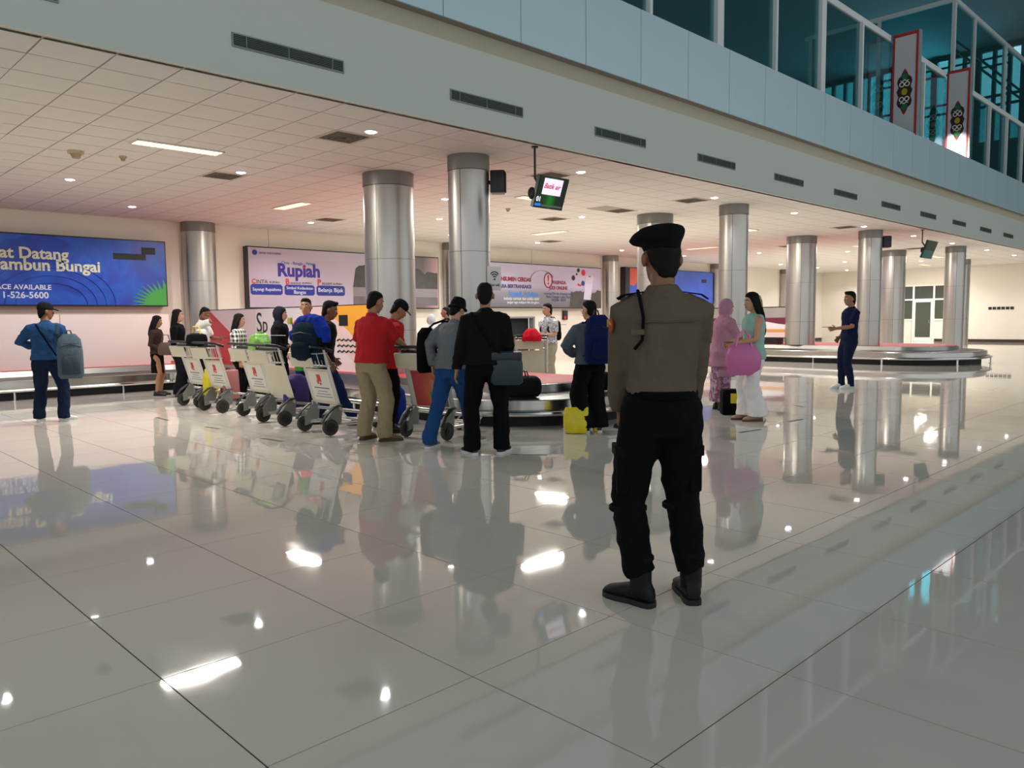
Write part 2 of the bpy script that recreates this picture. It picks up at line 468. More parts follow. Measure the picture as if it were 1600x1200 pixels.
# supply grilles in the bulkhead
grm = mat('grille_metal', '#7d8584', 0.45, 0.5); grd = mat('grille_dark', '#23282a', 0.8)
ord_ = ['first', 'second', 'third', 'fourth', 'fifth', 'sixth', 'seventh', 'eighth', 'ninth', 'tenth', 'eleventh', 'twelfth']
g0 = None
for k in range(-1, 11):
    x0 = 3.69 + 2.853 * k
    if g0 is None:
        g0 = thing('air_grille', '', 'air grille', (x0, YB, 4.14))
        fr = MB().box(0, 1.30, -0.014, 0.0, 0, 0.014).box(0, 1.30, -0.014, 0, 0.126, 0.14).box(0, 0.014, -0.014, 0, 0.014, 0.126).box(1.286, 1.30, -0.014, 0, 0.014, 0.126)
        fr.box(0.15, 0.158, -0.013, 0, 0.014, 0.126).box(0.62, 0.628, -0.013, 0, 0.014, 0.126).box(1.15, 1.158, -0.013, 0, 0.014, 0.126)
        fr.build('frame', grm, g0)
        box('backing', grd, 0.014, 1.286, -0.004, 0, 0.014, 0.126, g0)
        for q in range(6):
            MB().add([(0.014, -0.012, 0.018 + q * 0.018), (1.286, -0.012, 0.018 + q * 0.018), (1.286, -0.005, 0.030 + q * 0.018), (0.014, -0.005, 0.030 + q * 0.018)], [(0, 1, 2, 3)]).build('slat', grm, g0)
        gg = g0
    else: gg = dup(g0, (x0, YB, 4.14))
    gg['label'] = 'long grey slatted air grille in the bulkhead face, %s from the left' % ord_[k + 1]
    gg['group'] = 'air grilles along the bulkhead'

# ------------------------------------------------------------------ upper storey
tealw = mat('upper_wall', '#93b3b0', 0.8); roofm = mat('roof_dark', '#6f8a90', 0.8)
box('ceiling_upper', roofm, -10, XR + 0.3, -9, 24, 14.5, 14.7, kind='structure')
box('wall_upper', tealw, -9, 44.5, 21.2, 21.4, 4.0, 14.5, kind='structure')
box('trim_4', mat('upper_floor', '#77807c', 0.7), -9, XR, YF + 0.6, 21.2, 4.9, 5.15, kind='structure')
ufr = mat('white_mullion', '#dfe2e2', 0.4)
tint = glass_mat('teal_glass', '#b9dfe0', 0.10)
YG = 8.06
gw = MB().box(-9, 22.0, YG - 0.05, YG + 0.05, 8.55, 8.70).box(22.4, 26.5, YG - 0.05, YG + 0.05, 8.55, 8.70).box(26.9, XR, YG - 0.05, YG + 0.05, 8.55, 8.70)
wu = gw.build('window_2', ufr, kind='structure')
k = 0
xs = [11.23 + 2.217 * q for q in range(-9, 16)]
for x0 in xs:
    if abs(x0 - 22.26) < 0.3 or abs(x0 - 26.7) < 0.3: continue
    wd = 0.11 if (abs(x0 - 17.88) < 0.2 or abs(x0 - 13.45) < 0.2) else 0.04
    box('mullion', ufr, x0 - wd, x0 + wd, YG - 0.09, YG + 0.05, 5.1, 8.55, wu)
for a, b in zip(xs[:-1], xs[1:]):
    box('pane', tint, a + 0.04, b - 0.04, YG - 0.006, YG + 0.006, 5.1, 8.55, wu)
# far glass box with its posts, then the tall outside windows with the sky behind
gb = MB().box(32.9, 33.05, 9.7, 15.5, 13.0, 13.15).box(33, XR, 9.7, 9.85, 13.0, 13.15)
wg = gb.build('window_3', ufr, kind='structure')
for y0 in (9.7, 12.4, 15.2): box('mullion', ufr, 32.9, 33.05, y0, y0 + 0.12, 5.15, 13.0, wg)
for x0 in (35.4, 39.9): box('mullion', ufr, x0, x0 + 0.14, 9.7, 9.85, 5.15, 13.0, wg)
box('pane', tint, 32.97, 32.98, 9.85, 15.2, 5.15, 13.0, wg)
box('pane', tint, 33.1, XR - 0.2, 9.77, 9.78, 5.15, 13.0, wg)
of = mat('outer_frame', '#43676b', 0.6)
sky_glass = glass_mat('outer_glass', '#d3f3fb', 0.05)
w4 = MB()
w4.box(XR, XR + 0.25, -9, 21.2, 3.85, 9.6).box(XR, XR + 0.25, -9, 9.9, 9.6, 14.5)
wo = w4.build('wall_outer', of, kind='structure')
w5 = MB().box(XR, XR + 0.2, 9.9, 21.2, 9.6, 9.9).box(XR, XR + 0.2, 9.9, 21.2, 14.25, 14.5)
for z0 in (11.55, 12.0): w5.box(XR - 0.02, XR + 0.1, 9.9, 21.2, z0, z0 + 0.12)
ww = w5.build('window_4', of, kind='structure')
for q in range(18):
    y0 = 9.9 + 0.66 * q
    box('mullion', of, XR - 0.1, XR + 0.15, y0, y0 + (0.28 if q % 3 == 0 else 0.16), 9.9, 14.25, ww)
box('pane', sky_glass, XR + 0.05, XR + 0.07, 9.9, 21.2, 9.9, 14.25, ww)
for z0 in (12.7, 13.05):
    MB().tube([(41.5, 9.9, z0), (41.5, 15.4, z0)], 0.05, 8).build('handrail', of, ww)
    MB().tube([(34, 9.95, z0 - 1.2), (44, 9.95, z0 - 1.2)], 0.05, 8).build('handrail', of, ww)

al = bpy.data.lights.new('window_daylight', 'AREA'); al.shape = 'RECTANGLE'; al.size = 10.5; al.size_y = 4.2; al.energy = 1500; al.color = (0.72, 0.93, 1.0)
ao = bpy.data.objects.new('window_daylight', al); COL.objects.link(ao); ao.location = (XR + 0.9, 15.5, 12.0); ao.rotation_euler = (0, math.radians(90), 0)
# ornament panels standing across the glass
redf = mat('red_frame', '#b3282a', 0.5); pgrey = mat('panel_white', '#cfcdd2', 0.5)
opal = {'d': mat('orn_maroon', '#3a1720', 0.6), 'g': mat('orn_green', '#1f6b3c', 0.6), 'w': mat('orn_white', '#f2efe8', 0.5), 'y': mat('orn_yellow', '#b9a21c', 0.5), 'r': mat('orn_red', '#a12230', 0.6)}
def ornament(x, label):
    t = thing('ornament_panel', label, 'decorative panel', (x, YG, 6.1), 0, 'red framed ornament panels on the upper level')
    y0, y1 = -0.66, -0.02
    H = 2.66
    box('board', pgrey, -0.03, 0.05, y0 + 0.05, y1 - 0.05, 0.0, H - 0.08, t)
    fr = MB().box(-0.045, 0.065, y0, y0 + 0.055, 0, H).box(-0.045, 0.065, y1 - 0.055, y1, 0, H).box(-0.045, 0.065, y0 + 0.055, y1 - 0.055, H - 0.085, H)
    fr.build('frame', redf, t)
    box('edge_strip', mat('alu_edge', '#b9bcc0', 0.35, 0.7), -0.045, 0.10, y0 - 0.035, y0 - 0.001, 0, H, t)
    cy = (y0 + y1) / 2; cz = 1.15
    def disc(nm, key, pts, off):
        vs = [(-0.03 - off, cy - a, cz + b) for a, b in pts]; n = len(vs)
        vs2 = [(-0.0301, cy - a, cz + b) for a, b in pts]
        MB().add(vs + vs2, [tuple(range(n)), tuple(range(2 * n - 1, n - 1, -1))] + [(k, (k + 1) % n, n + (k + 1) % n, n + k) for k in range(n)]).build(nm, opal[key], t)
    body = [(0.03, 0.56), (0.09, 0.42), (0.16, 0.36), (0.19, 0.26), (0.15, 0.12), (0.20, 0.02), (0.15, -0.12), (0.19, -0.26), (0.16, -0.36), (0.09, -0.42), (0.03, -0.56)]
    disc('motif_ground', 'd', body + [(-a, b) for a, b in reversed(body)], 0.004)
    for sg in (1, -1):
        disc('motif_leaf', 'g', [(0.0, sg * 0.50), (0.09, sg * 0.40), (0.04, sg * 0.30), (-0.04, sg * 0.30), (-0.09, sg * 0.40)], 0.008)
        disc('motif_tip', 'r', [(0.0, sg * 0.60), (0.05, sg * 0.50), (-0.05, sg * 0.50)], 0.009)
        for s2 in (1, -1):
            c = (s2 * 0.065, sg * 0.19)
            ringp = [(-0.042, cy - c[0] - 0.055 * math.cos(a), cz + c[1] + 0.055 * math.sin(a)) for a in [2 * PI * i / 12 for i in range(12)]]
            MB().tube(ringp, 0.013, 6, closed=True, ref=(1, 0, 0)).build('motif_ring', opal['w'], t)
            MB().tube([(-0.04, cy, cz + sg * 0.31), (-0.04, cy - s2 * 0.05, cz + sg * 0.27), (-0.04, cy - s2 * 0.1, cz + sg * 0.29)], 0.012, 6, ref=(1, 0, 0)).build('motif_scroll', opal['w'], t)
    disc('motif_flower', 'y', [(0.075 * math.cos(a), 0.09 * math.sin(a)) for a in [2 * PI * i / 14 for i in range(14)]], 0.01)
    return t
ornament(22.26, 'red framed white ornament panel on the upper level, the nearer and larger one')
ornament(26.72, 'red framed ornament panel on the upper level with a bright lit foot, the farther one')
sl = bpy.data.lights.new('sun_patch_spot', 'SPOT'); sl.energy = 260; sl.spot_size = 0.8; sl.spot_blend = 0.6; sl.color = (1, 0.97, 0.93); sl.shadow_soft_size = 0.05  # added spot lamp, makes the sun patch at the foot of the farther panel
so = bpy.data.objects.new('sun_patch_spot', sl); COL.objects.link(so); so.location = (25.3, 7.75, 6.3)
so.rotation_euler = Vector((1.4, 0.0, 0.05)).to_track_quat('-Z', 'Y').to_euler()

# ------------------------------------------------------------------ columns clad in aluminium
def alu_mat(name, col, rough):
    m = bpy.data.materials.new(name); m.use_nodes = True
    nt = m.node_tree; b = nt.nodes['Principled BSDF']; L = nt.links
    b.inputs['Metallic'].default_value = 0.9
    b.inputs['Roughness'].default_value = rough
    tc = nt.nodes.new('ShaderNodeTexCoord'); mp = nt.nodes.new('ShaderNodeMapping'); mp.inputs['Scale'].default_value = (60, 60, 1.5)
    n = nt.nodes.new('ShaderNodeTexNoise'); n.inputs['Scale'].default_value = 1.0; n.inputs['Detail'].default_value = 3
    L.new(tc.outputs['Object'], mp.inputs[0]); L.new(mp.outputs[0], n.inputs['Vector'])
    mx = nt.nodes.new('ShaderNodeMix'); mx.data_type = 'RGBA'; c = hexc(col)
    mx.inputs[6].default_value = tuple(v * 0.93 for v in c[:3]) + (1,); mx.inputs[7].default_value = c
    L.new(n.outputs[0], mx.inputs[0]); L.new(mx.outputs[2], b.inputs['Base Color'])
    mr = nt.nodes.new('ShaderNodeMapRange'); mr.inputs[3].default_value = rough - 0.05; mr.inputs[4].default_value = rough + 0.06
    L.new(n.outputs[0], mr.inputs[0]); L.new(mr.outputs[0], b.inputs['Roughness'])
    return m
alu = alu_mat('column_aluminium', '#bcb8b2', 0.33)
aluc = alu_mat('collar_aluminium', '#8f8d89', 0.42)
dark_seam = mat('seam_dark', '#3c3b3a', 0.8)
arc_cache = {}
def arc_mesh(r, a0, a1, h, m, key):
    if key in arc_cache: return arc_cache[key]
    n = 12; g = 0.004 / r; vs = []; fs = []
    for k in range(n + 1):
        a = a0 + g + (a1 - a0 - 2 * g) * k / n
        for rr in (r, r - 0.012):
            for z in (0.0025, h - 0.0025):
                vs.append((rr * math.cos(a), rr * math.sin(a), z))
    for k in range(n):
        o = 4 * k
        fs += [(o, o + 4, o + 5, o + 1), (o + 2, o + 3, o + 7, o + 6), (o + 1, o + 5, o + 7, o + 3), (o, o + 2, o + 6, o + 4)]
    fs += [(0, 1, 3, 2), (4 * n, 4 * n + 2, 4 * n + 3, 4 * n + 1)]
    me = MB().add(vs, fs).mesh('cladding_panel', m, smooth=True)
    arc_cache[key] = me
    return me
SE = [0.0, 1.22, 2.41, 3.62]
def column(x, y, r, z0, label):
    t = thing('column', label, 'column', (x, y, z0), 0, 'aluminium clad columns')
    MB().loft([(V(0, 0, 0), V(r - 0.011, 0, 0), V(0, r - 0.011, 0)), (V(0, 0, ZC - z0), V(r - 0.011, 0, 0), V(0, r - 0.011, 0))], 32).build('core', dark_seam, t)
    a0 = math.radians(205)
    for s0, s1 in zip(SE[:-1], SE[1:]):
        s0 = max(s0, z0)
        if s1 <= s0: continue
        for k in range(3):
            p = link('cladding_panel', arc_mesh(r, a0 + k * 2 * PI / 3, a0 + (k + 1) * 2 * PI / 3, s1 - s0, alu, (r, k, round(s1 - s0, 3))), t)
            p.location = (0, 0, s0 - z0)
    cl = MB().loft([(V(0, 0, 3.625 - z0), V(r + .006, 0, 0), V(0, r + .006, 0)), (V(0, 0, ZC - z0), V(r + .006, 0, 0), V(0, r + .006, 0))], 40)
    cl.build('collar', aluc, t, smooth=True)
    return t
RI = 0.50   # top of the carousel islands
column(7.97, 11.03, 0.425, RI, 'thick aluminium column on the nearer carousel, behind the man in the red polo')
column(8.04, 9.06, 0.315, RI, 'slim aluminium column with a black loudspeaker and the small white network sign')
column(8.25, 19.45, 0.40, RI, 'aluminium column against the back wall right of the blue board')
column(16.45, 19.4, 0.29, 0, 'slim aluminium column at the back wall behind the grey sweater person')
column(24.65, 19.4, 0.31, 0, 'aluminium column at the back wall right of the white gambling warning board')
column(15.85, 11.12, 0.425, 0, 'thick aluminium column directly behind the officer head')
column(15.85, 9.02, 0.315, 0, 'aluminium column behind the woman in the mint top')
column(32.6, 19.4, 0.31, 0, 'thin distant aluminium column at the back wall right of the far blue board')
column(23.67, 11.12, 0.445, RI, 'thick aluminium column on the far carousel left of the man in navy')
column(23.67, 9.04, 0.325, RI, 'slim aluminium column with a loudspeaker on the far carousel')
column(31.6, 11.2, 0.445, 0, 'thick distant column beside the office door, beyond the far carousel')
column(31.6, 9.04, 0.335, 0, 'distant slim column beyond the rounded end of the far carousel')
column(39.5, 11.1, 0.42, 0, 'farthest column, half hidden behind the slim one right of the office window')
column(39.5, 19.4, 0.31, 0, 'very distant column on the back wall beyond the far carousel advertising box')

# ------------------------------------------------------------------ ceiling fittings
white_pl = mat('white_plastic', '#ece8de', 0.5); lampm = mat('lamp_glow', '#f6f4ff', 0.5, emit=14.0)
tubem = mat('tube_glow', '#fff3d2', 0.5, emit=3.2); refm = mat('louvre_metal', '#e6e2d6', 0.3, 0.6)
def spot(loc, power, size, col, soft=0.05):
    l = bpy.data.lights.new('lamp', 'SPOT'); l.energy = power; l.spot_size = size; l.spot_blend = 0.5; l.shadow_soft_size = soft; l.color = col
    o = bpy.data.objects.new('lamp', l); COL.objects.link(o); o.location = loc; return o
dl0 = None
rows = {8.7: ('front row beside the bulkhead', [6.03, 10.25, 14.5, 18.1, 22.3, 26.2, 30.0, 34.2, 38.2, 42.0]),
        12.45: ('second row back', [2.3, 6.04, 10.4, 14.7, 18.4, 22.4, 26.4, 30.4, 34.4, 38.6, 42.2]),
        14.95: ('third row back', [4.17, 12.3, 20.2, 28.2, 36.2, 42.8]),
        17.55: ('row nearest the back wall', [2.2, 6.06, 10.3, 14.85, 18.52, 22.95, 27.0, 31.0, 35.2, 39.2, 42.8])}
for y, (rn, lst) in rows.items():
    for n_, x in enumerate(lst):
        loc = (x, y, ZC - 0.004)
        if dl0 is None:
            dl0 = thing('downlight', '', 'downlight', loc)
            MB().loft([(V(0, 0, 0.003), V(.098, 0, 0), V(0, .098, 0)), (V(0, 0, -.006), V(.09, 0, 0), V(0, .09, 0)), (V(0, 0, -.004), V(.078, 0, 0), V(0, .078, 0))], 20).build('trim_ring', white_pl, dl0)
            MB().ball((0, 0, -0.006), .072, .072, .016, 16, 5).build('bulb', lampm, dl0, smooth=True)
            d = dl0
        else: d = dup(dl0, loc)
        d['label'] = 'round white downlight in the suspended ceiling, %s, %s from the left' % (rn, ord_[n_])
        d['group'] = 'round downlights in the ceiling'
        spot((x, y, ZC - 0.05), LAMP_DOWN, 2.5, (0.93, 0.93, 1.0), 0.04)
def troffer(x, y, along, label):
    t = thing('tube_fitting', label, 'ceiling light', (x, y, ZC - 0.012), 0 if along == 'x' else PI / 2, 'louvred tube fittings in the ceiling')
    box('diffuser', tubem, -0.59, 0.59, -0.13, 0.13, 0.004, 0.01, t)
    MB().box(-0.60, 0.60, -0.15, -0.13, -0.012, 0.01).box(-0.60, 0.60, 0.13, 0.15, -0.012, 0.01).box(-.61, -.59, -.15, .15, -.012, .01).box(.59, .61, -.15, .15, -.012, .01).build('frame', white_pl, t)
    sm = MB().box(-0.003, 0.003, -0.13, 0.13, -0.014, 0.003).mesh('louvre', refm)
    for k in range(13):
        o = link('louvre', sm, t); o.location = (-0.54 + 0.09 * k, 0, 0)
    box('louvre_spine', refm, -0.59, 0.59, -0.006, 0.006, -0.012, 0.003, t)
    l = bpy.data.lights.new('lamp', 'AREA'); l.shape = 'RECTANGLE'; l.size = 1.1; l.size_y = 0.24; l.energy = LAMP_TUBE; l.color = (1.0, 0.955, 0.86)
    o = bpy.data.objects.new('lamp', l); COL.objects.link(o); o.location = (x, y, ZC - 0.04); o.rotation_euler = (0, 0, 0 if along == 'x' else PI / 2)
troffer(4.55, 11.26, 'x', 'louvred tube light fitting at the upper left, the nearest one')
troffer(11.9, 11.2, 'x', 'tube light fitting partly hidden behind the hanging screen')
troffer(20.2, 11.2, 'x', 'tube light fitting in the ceiling right of the officer beret')
troffer(28.6, 11.2, 'x', 'tube light fitting left of the slim column with the far loudspeaker')
troffer(36.3, 11.1, 'x', 'far tube light fitting behind the second hanging screen')
troffer(41.5, 13.2, 'x', 'farthest tube light fitting in front of the office window')
troffer(8.52, 15.27, 'y', 'tube light fitting left of the thick column behind the red polo man')
troffer(16.63, 15.3, 'y', 'tube light fitting above the gambling warning board')
troffer(24.5, 15.2, 'y', 'thin tube light fitting above the far blue board')
troffer(32.4, 15.2, 'y', 'distant tube light fitting near the back wall')
vent_m = mat('vent_dark', '#8b7f70', 0.7); vent_f = mat('vent_frame', '#cfc3b2', 0.6)
v0 = None
for n_, (x, y, w_) in enumerate([(5.94, 9.2, 'left of the thick column'), (5.96, 12.95, 'above the two women'), (10.11, 9.27, 'behind the hanging screen'), (14.49, 13.19, 'above the warning board'),
                  (10.37, 16.8, 'over the currency board'), (14.56, 11.2, 'over the slim column'), (14.48, 9.24, 'near the officer beret'), (18.54, 17.0, 'above the back wall hatch'),
                  (22.47, 12.9, 'above the far blue board'), (22.13, 9.16, 'before the far carousel'), (31.2, 10.3, 'past the second screen'), (26.4, 12.9, 'far along the ceiling')]):
    loc = (x, y, ZC - 0.003)
    if v0 is None:
        v0 = thing('ceiling_vent', '', 'vent', loc)
        MB().box(-.30, .30, -.30, -.25, -.004, .002).box(-.30, .30, .25, .30, -.004, .002).box(-.30, -.25, -.25, .25, -.004, .002).box(.25, .30, -.25, .25, -.004, .002).build('frame', vent_f, v0)
        box('backing', mat('vent_backing', '#5d544a', 0.8), -.25, .25, -.25, .25, -0.001, .001, v0)
        for k in range(4):
            s_ = 0.24 - 0.055 * k
            MB().box(-s_, s_, -s_, -s_ + .012, -.010 - .002 * k, -.001).box(-s_, s_, s_ - .012, s_, -.010 - .002 * k, -.001).box(-s_, -s_ + .012, -s_ + .012, s_ - .012, -.010 - .002 * k, -.001).box(s_ - .012, s_, -s_ + .012, s_ - .012, -.010 - .002 * k, -.001).build('cone', vent_m, v0)
        v = v0
    else: v = dup(v0, loc)
    v['label'] = 'square ceiling air vent %s' % w_; v['group'] = 'square ceiling vents'
def sensor(x, y, r, h, label, cat):
    t = thing(cat.replace(' ', '_'), label, cat, (x, y, ZC))
    MB().loft([(V(0, 0, 0), V(r, 0, 0), V(0, r, 0)), (V(0, 0, -h * .4), V(r * .95, 0, 0), V(0, r * .95, 0))], 18).build('base', mat('beige_plastic', '#c9b898', 0.6), t, smooth=True)
    MB().loft([(V(0, 0, -h * .4), V(r * .7, 0, 0), V(0, r * .7, 0)), (V(0, 0, -h), V(r * .45, 0, 0), V(0, r * .45, 0))], 18).build('dome', mat('beige_plastic_dark', '#a89878', 0.5), t, smooth=True)
sensor(3.58, 12.49, .11, .10, 'beige dome fitting on the ceiling at the far left', 'ceiling sensor')
sensor(4.19, 12.41, .055, .07, 'small round smoke detector left of the nearest tube light', 'smoke detector')
sensor(12.38, 12.64, .06, .07, 'small round smoke detector between the slim column and the screen', 'smoke detector')
box('access_hatch', mat('hatch_grey', '#b8ab9a', 0.8), 13.7, 14.3, 10.9, 11.5, ZC - 0.004, ZC, label='plain greyish access panel in the ceiling right of the hanging screen', category='access panel')
def camera_dome(x, y, label):
    t = thing('security_camera', label, 'camera', (x, y, ZC))
    MB().tube([(0, 0, 0), (0, 0, -0.07)], 0.025, 8).build('stem', mat('black_plastic', '#17181a', 0.4), t)
    MB().ball((0, 0, -0.1), .05, .05, .05).build('lens_dome', mat('black_plastic', '#17181a', 0.4), t, smooth=True)
camera_dome(16.2, 19.0, 'small black camera at the top of the slim back wall column')
camera_dome(32.9, 18.9, 'small black camera beside the thin distant column')

# ------------------------------------------------------------------ baggage carousels
steel = mat('stainless_steel', '#c2c0bb', 0.20, 1.0, noise=0.08, nscale=2.0, stretch=(1.5, 1.5, 20))
steel2 = mat('steel_rail', '#d2d1cd', 0.14, 1.0)
blackb = mat('plinth_black', '#101011', 0.6); rubber = mat('belt_rubber', '#26282b', 0.38, noise=0.15, nscale=20)
redtop = mat('carousel_red', '#b53138', 0.6, noise=0.04, nscale=6)
def fillet_path(corners, step=0.35):
    """corners (x, y, radius) counter-clockwise -> points and inward normals"""
    n = len(corners); P_, N_ = [], []
    for i in range(n):
        a = V(*corners[i - 1][:2]); b = V(*corners[i][:2]); c = V(*corners[(i + 1) % n][:2]); r = corners[i][2]
        d1, d2 = nrm(b - a), nrm(c - b)
        cr = d1[0] * d2[1] - d1[1] * d2[0]; sgn = 1 if cr > 0 else -1
        ang = math.acos(max(-1, min(1, d1 @ d2))); tlen = r * math.tan(ang / 2)
        n1 = V(-d1[1], d1[0])
        cen = b - d1 * tlen + n1 * r * sgn
        K = max(2, int(10 * ang / (PI / 2)))
        for k in range(K + 1):
            t = ang * k / K * sgn
            nn = V(n1[0] * math.cos(t) - n1[1] * math.sin(t), n1[0] * math.sin(t) + n1[1] * math.cos(t))
            P_.append(cen - nn * r * sgn); N_.append(nn)
    return P_, N_
def strip(path, prof):
    """closed ring swept with profile [(inset, z)...]"""
    P_, N_ = path; n = len(P_); vs = []; fs = []; m = len(prof)
    for p, q in zip(P_, N_):
        for d, z in prof: vs.append((*(p + q * d), z))
    for i in range(n):
        j = (i + 1) % n
        for k in range(m - 1): fs.append((i * m + k, j * m + k, j * m + k + 1, i * m + k + 1))
    return MB().add(vs, fs)
def carousel(label, corners, legs, name='baggage_carousel'):
    path = fillet_path(corners)
    cx = sum(c[0] for c in corners) / len(corners); cy = sum(c[1] for c in corners) / len(corners)
    t = thing(name, label, 'baggage carousel', (0, 0, 0), 0, 'baggage carousels')
    strip(path, [(0.14, 0.0), (0.14, 0.17), (0.5, 0.17), (0.5, 0.0)]).build('plinth', blackb, t)
    strip(path, [(0.10, 0.165), (0.0, 0.18), (0.0, 0.345), (0.012, 0.358), (0.06, 0.36), (0.06, 0.35)]).build('apron', steel, t, smooth=True)
    strip(path, [(0.055, 0.345), (0.30, 0.36), (0.68, 0.385), (0.70, 0.34)]).build('belt', rubber, t)
    strip(path, [(0.665, 0.37), (0.70, 0.385), (0.73, 0.49), (0.76, 0.498)])  .build('island_skirt', mat('skirt_steel', '#9b9994', 0.32, 1.0, noise=.08, nscale=2), t, smooth=True)
    P_, N_ = path
    top = [tuple(p + q * 0.755) for p, q in zip(P_, N_)]
    vs = [(x, y, RI) for x, y in top]
    MB().add(vs + [(x, y, RI - 0.02) for x, y in top], [tuple(range(len(vs)))] + [(k, (k + 1) % len(vs), len(vs) + (k + 1) % len(vs), len(vs) + k) for k in range(len(vs))]).build('island_top', redtop, t)
    rail = [(*(p - q * 0.10), 0.185) for p, q in zip(P_, N_)]
    MB().tube(rail, (0.032), 8, closed=True, ref=(0, 0, 1)).build('bumper_rail', steel2, t, smooth=True)
    L = [np.linalg.norm(np.array(rail[(i + 1) % len(rail)]) - np.array(rail[i])) for i in range(len(rail))]
    tot = sum(L); nleg = int(tot / legs); pm = None
    for k in range(nleg):
        s_ = tot * k / nleg
        for i, l in enumerate(L):
            if s_ <= l: break
            s_ -= l
        a, b = np.array(rail[i]), np.array(rail[(i + 1) % len(rail)]); p = a + (b - a) * (s_ / max(l, 1e-6))
        if pm is None:
            pm = MB().tube([(0, 0, 0), (0, 0, 0.17)], 0.024, 8).tube([(0, 0, 0), (0, 0, 0.008)], 0.055, 12).mesh('rail_post', steel2, smooth=True)
        o = link('rail_post', pm, t); o.location = (p[0], p[1], 0)
    return t, path
car1, path1 = carousel('stainless steel baggage carousel with a red top, nearer one with people around it',
    [(6.55, 6.45, 1.6), (10.05, 6.45, 1.6), (10.05, 19.4, 0.8), (-4.0, 19.4, 0.8), (-4.0, 16.45, 0.8), (6.55, 16.45, 0.45)], 1.8)
car2, path2 = carousel('stainless steel baggage carousel with a red top, far one at the right',
    [(22.6, 6.3, 1.9), (26.9, 6.3, 1.9), (26.9, 19.4, 0.8), (22.6, 19.4, 0.8)], 1.9)
# belt plates that can be told apart on the near bend
plm = mat('belt_plate', '#303336', 0.32)
P_, N_ = path1
bl = [o for o in car1.children if o.name.startswith('belt')][0]
for k in range(0, 26):
    a = math.radians(178 + k * 7.5)
    cc = V(8.15, 8.05)
    d = V(math.cos(a), math.sin(a))
    e = V(-d[1], d[0])
    r0, r1 = 0.96, 1.53
    p = [cc + d * r0 - e * 0.06, cc + d * r1 - e * 0.10, cc + d * r1 + e * 0.10, cc + d * r0 + e * 0.06]
    if k % 1 == 0: MB().add([(*q, 0.384 if i in (0, 3) else 0.362) for i, q in enumerate(p)] + [(*q, 0.378 if i in (0, 3) else 0.356) for i, q in enumerate(p)], [(0, 1, 2, 3), (7, 6, 5, 4), (0, 4, 5, 1), (1, 5, 6, 2), (2, 6, 7, 3), (3, 7, 4, 0)]).build('belt_plate', plm, bl)

# ------------------------------------------------------------------ advertising walls on the islands
pinkw = mat('print_white_pink', '#ecd9d6', 0.45)
blackf = mat('black_frame', '#111214', 0.4)
redp = mat('print_red', '#c6333f', 0.45); yel = mat('print_orange', '#f0a431', 0.45); blk = mat('print_black', '#161616', 0.5)
greyp = mat('print_pale', '#dcc3c3', 0.45); blup = mat('print_blue', '#3b64c8', 0.5)
aw = thing('partition_wall', 'plain pale pink-white panel wall behind the left arm of the nearer carousel', 'advertising wall', (0, 17.35, RI))
for k in range(5):
    x1 = 6.64 - 2.13 * k
    box('panel', pinkw, x1 - 2.12, x1, 0, 0.08, 0, 1.07, aw, bevel=0.004)
box('top_rail', mat('pale_rail', '#d8cbb8', 0.6), -4, 6.64, 0.0, 0.10, 1.071, 1.085, aw)
ab = thing('advertising_board', 'white advertising board with red corner and orange field running towards the thick column', 'advertising board', (7.5, 10.95, RI))
box('board', mat('print_board_white', '#e3d5d6', 0.4), 0.0, 0.10, 0, 6.3, 0.0, 1.15, ab)
box('frame', blackf, -0.005, 0.105, -0.002, 6.302, 1.15, 1.165, ab)
def prt(nm, m, poly, parent, off=-0.004):
    """poly (y, z) on the -x face of the board"""
    n = len(poly)
    MB().add([(off, y, z) for y, z in poly] + [(0, y, z) for y, z in poly], [tuple(range(n)), tuple(range(2 * n - 1, n - 1, -1))] + [(k, (k + 1) % n, n + (k + 1) % n, n + k) for k in range(n)]).build(nm, m, parent)
prt('red_triangle', redp, [(6.3, 1.15), (6.3, 0), (4.7, 0), (4.7, 0.0), (5.2, 0.62)], ab)
prt('pale_triangle', greyp, [(6.3, 1.15), (5.2, 0.62), (4.6, 0.0), (4.2, 0.0), (4.1, 1.15)], ab, -0.003)
prt('orange_field', yel, [(1.55, 1.15), (0.0, 1.15), (0.0, 0.22), (0.70, 0.72)], ab)
prt('orange_tail', mat('print_blush', '#e8c6c0', 0.45), [(1.55, 1.15), (0.70, 0.72), (0.0, 0.22), (0, 0.0), (0.3, 0.0), (2.0, 1.15)], ab, -0.003)
prt('black_square', blk, [(0.98, 0.99), (0.70, 0.99), (0.70, 0.80), (0.98, 0.80)], ab, -0.008)
for r_ in range(3):
    z0 = 0.34 + 0.1 * r_
    zz = [(-0.008, 1.05 - 0.07 * i, z0 + (0.03 if i % 2 else 0)) for i in range(13)]
    MB().tube(zz, 0.013, 4, ref=(1, 0, 0)).build('zigzag', blk, ab)
text('S', blk, 0.36, (-0.006, 4.06, 0.68), (0, -1, 0), (0, 0, 1), ab, width=0.22)
text('p', blk, 0.36, (-0.006, 3.80, 0.68), (0, -1, 0), (0, 0, 1), ab, width=0.19)
text('v', blk, 0.36, (-0.006, 2.66, 0.68), (0, -1, 0), (0, 0, 1), ab, width=0.2)
ab2 = thing('advertising_board', 'black sided box board showing a bed on the far carousel behind the mint top woman', 'advertising board', (23.6, 11.3, RI))
box('box', blackf, 0, 0.5, 0.0, 3.4, 0.2, 1.2, ab2)
box('stand', blackf, 0.05, 0.45, 0.55, 3.0, 0, 0.2, ab2)
prt('picture_wall', mat('print_grey', '#9b938d', 0.5, noise=0.15, nscale=3), [(3.4, 1.17), (0.02, 1.17), (0.02, 0.85), (3.4, 0.85)], ab2)
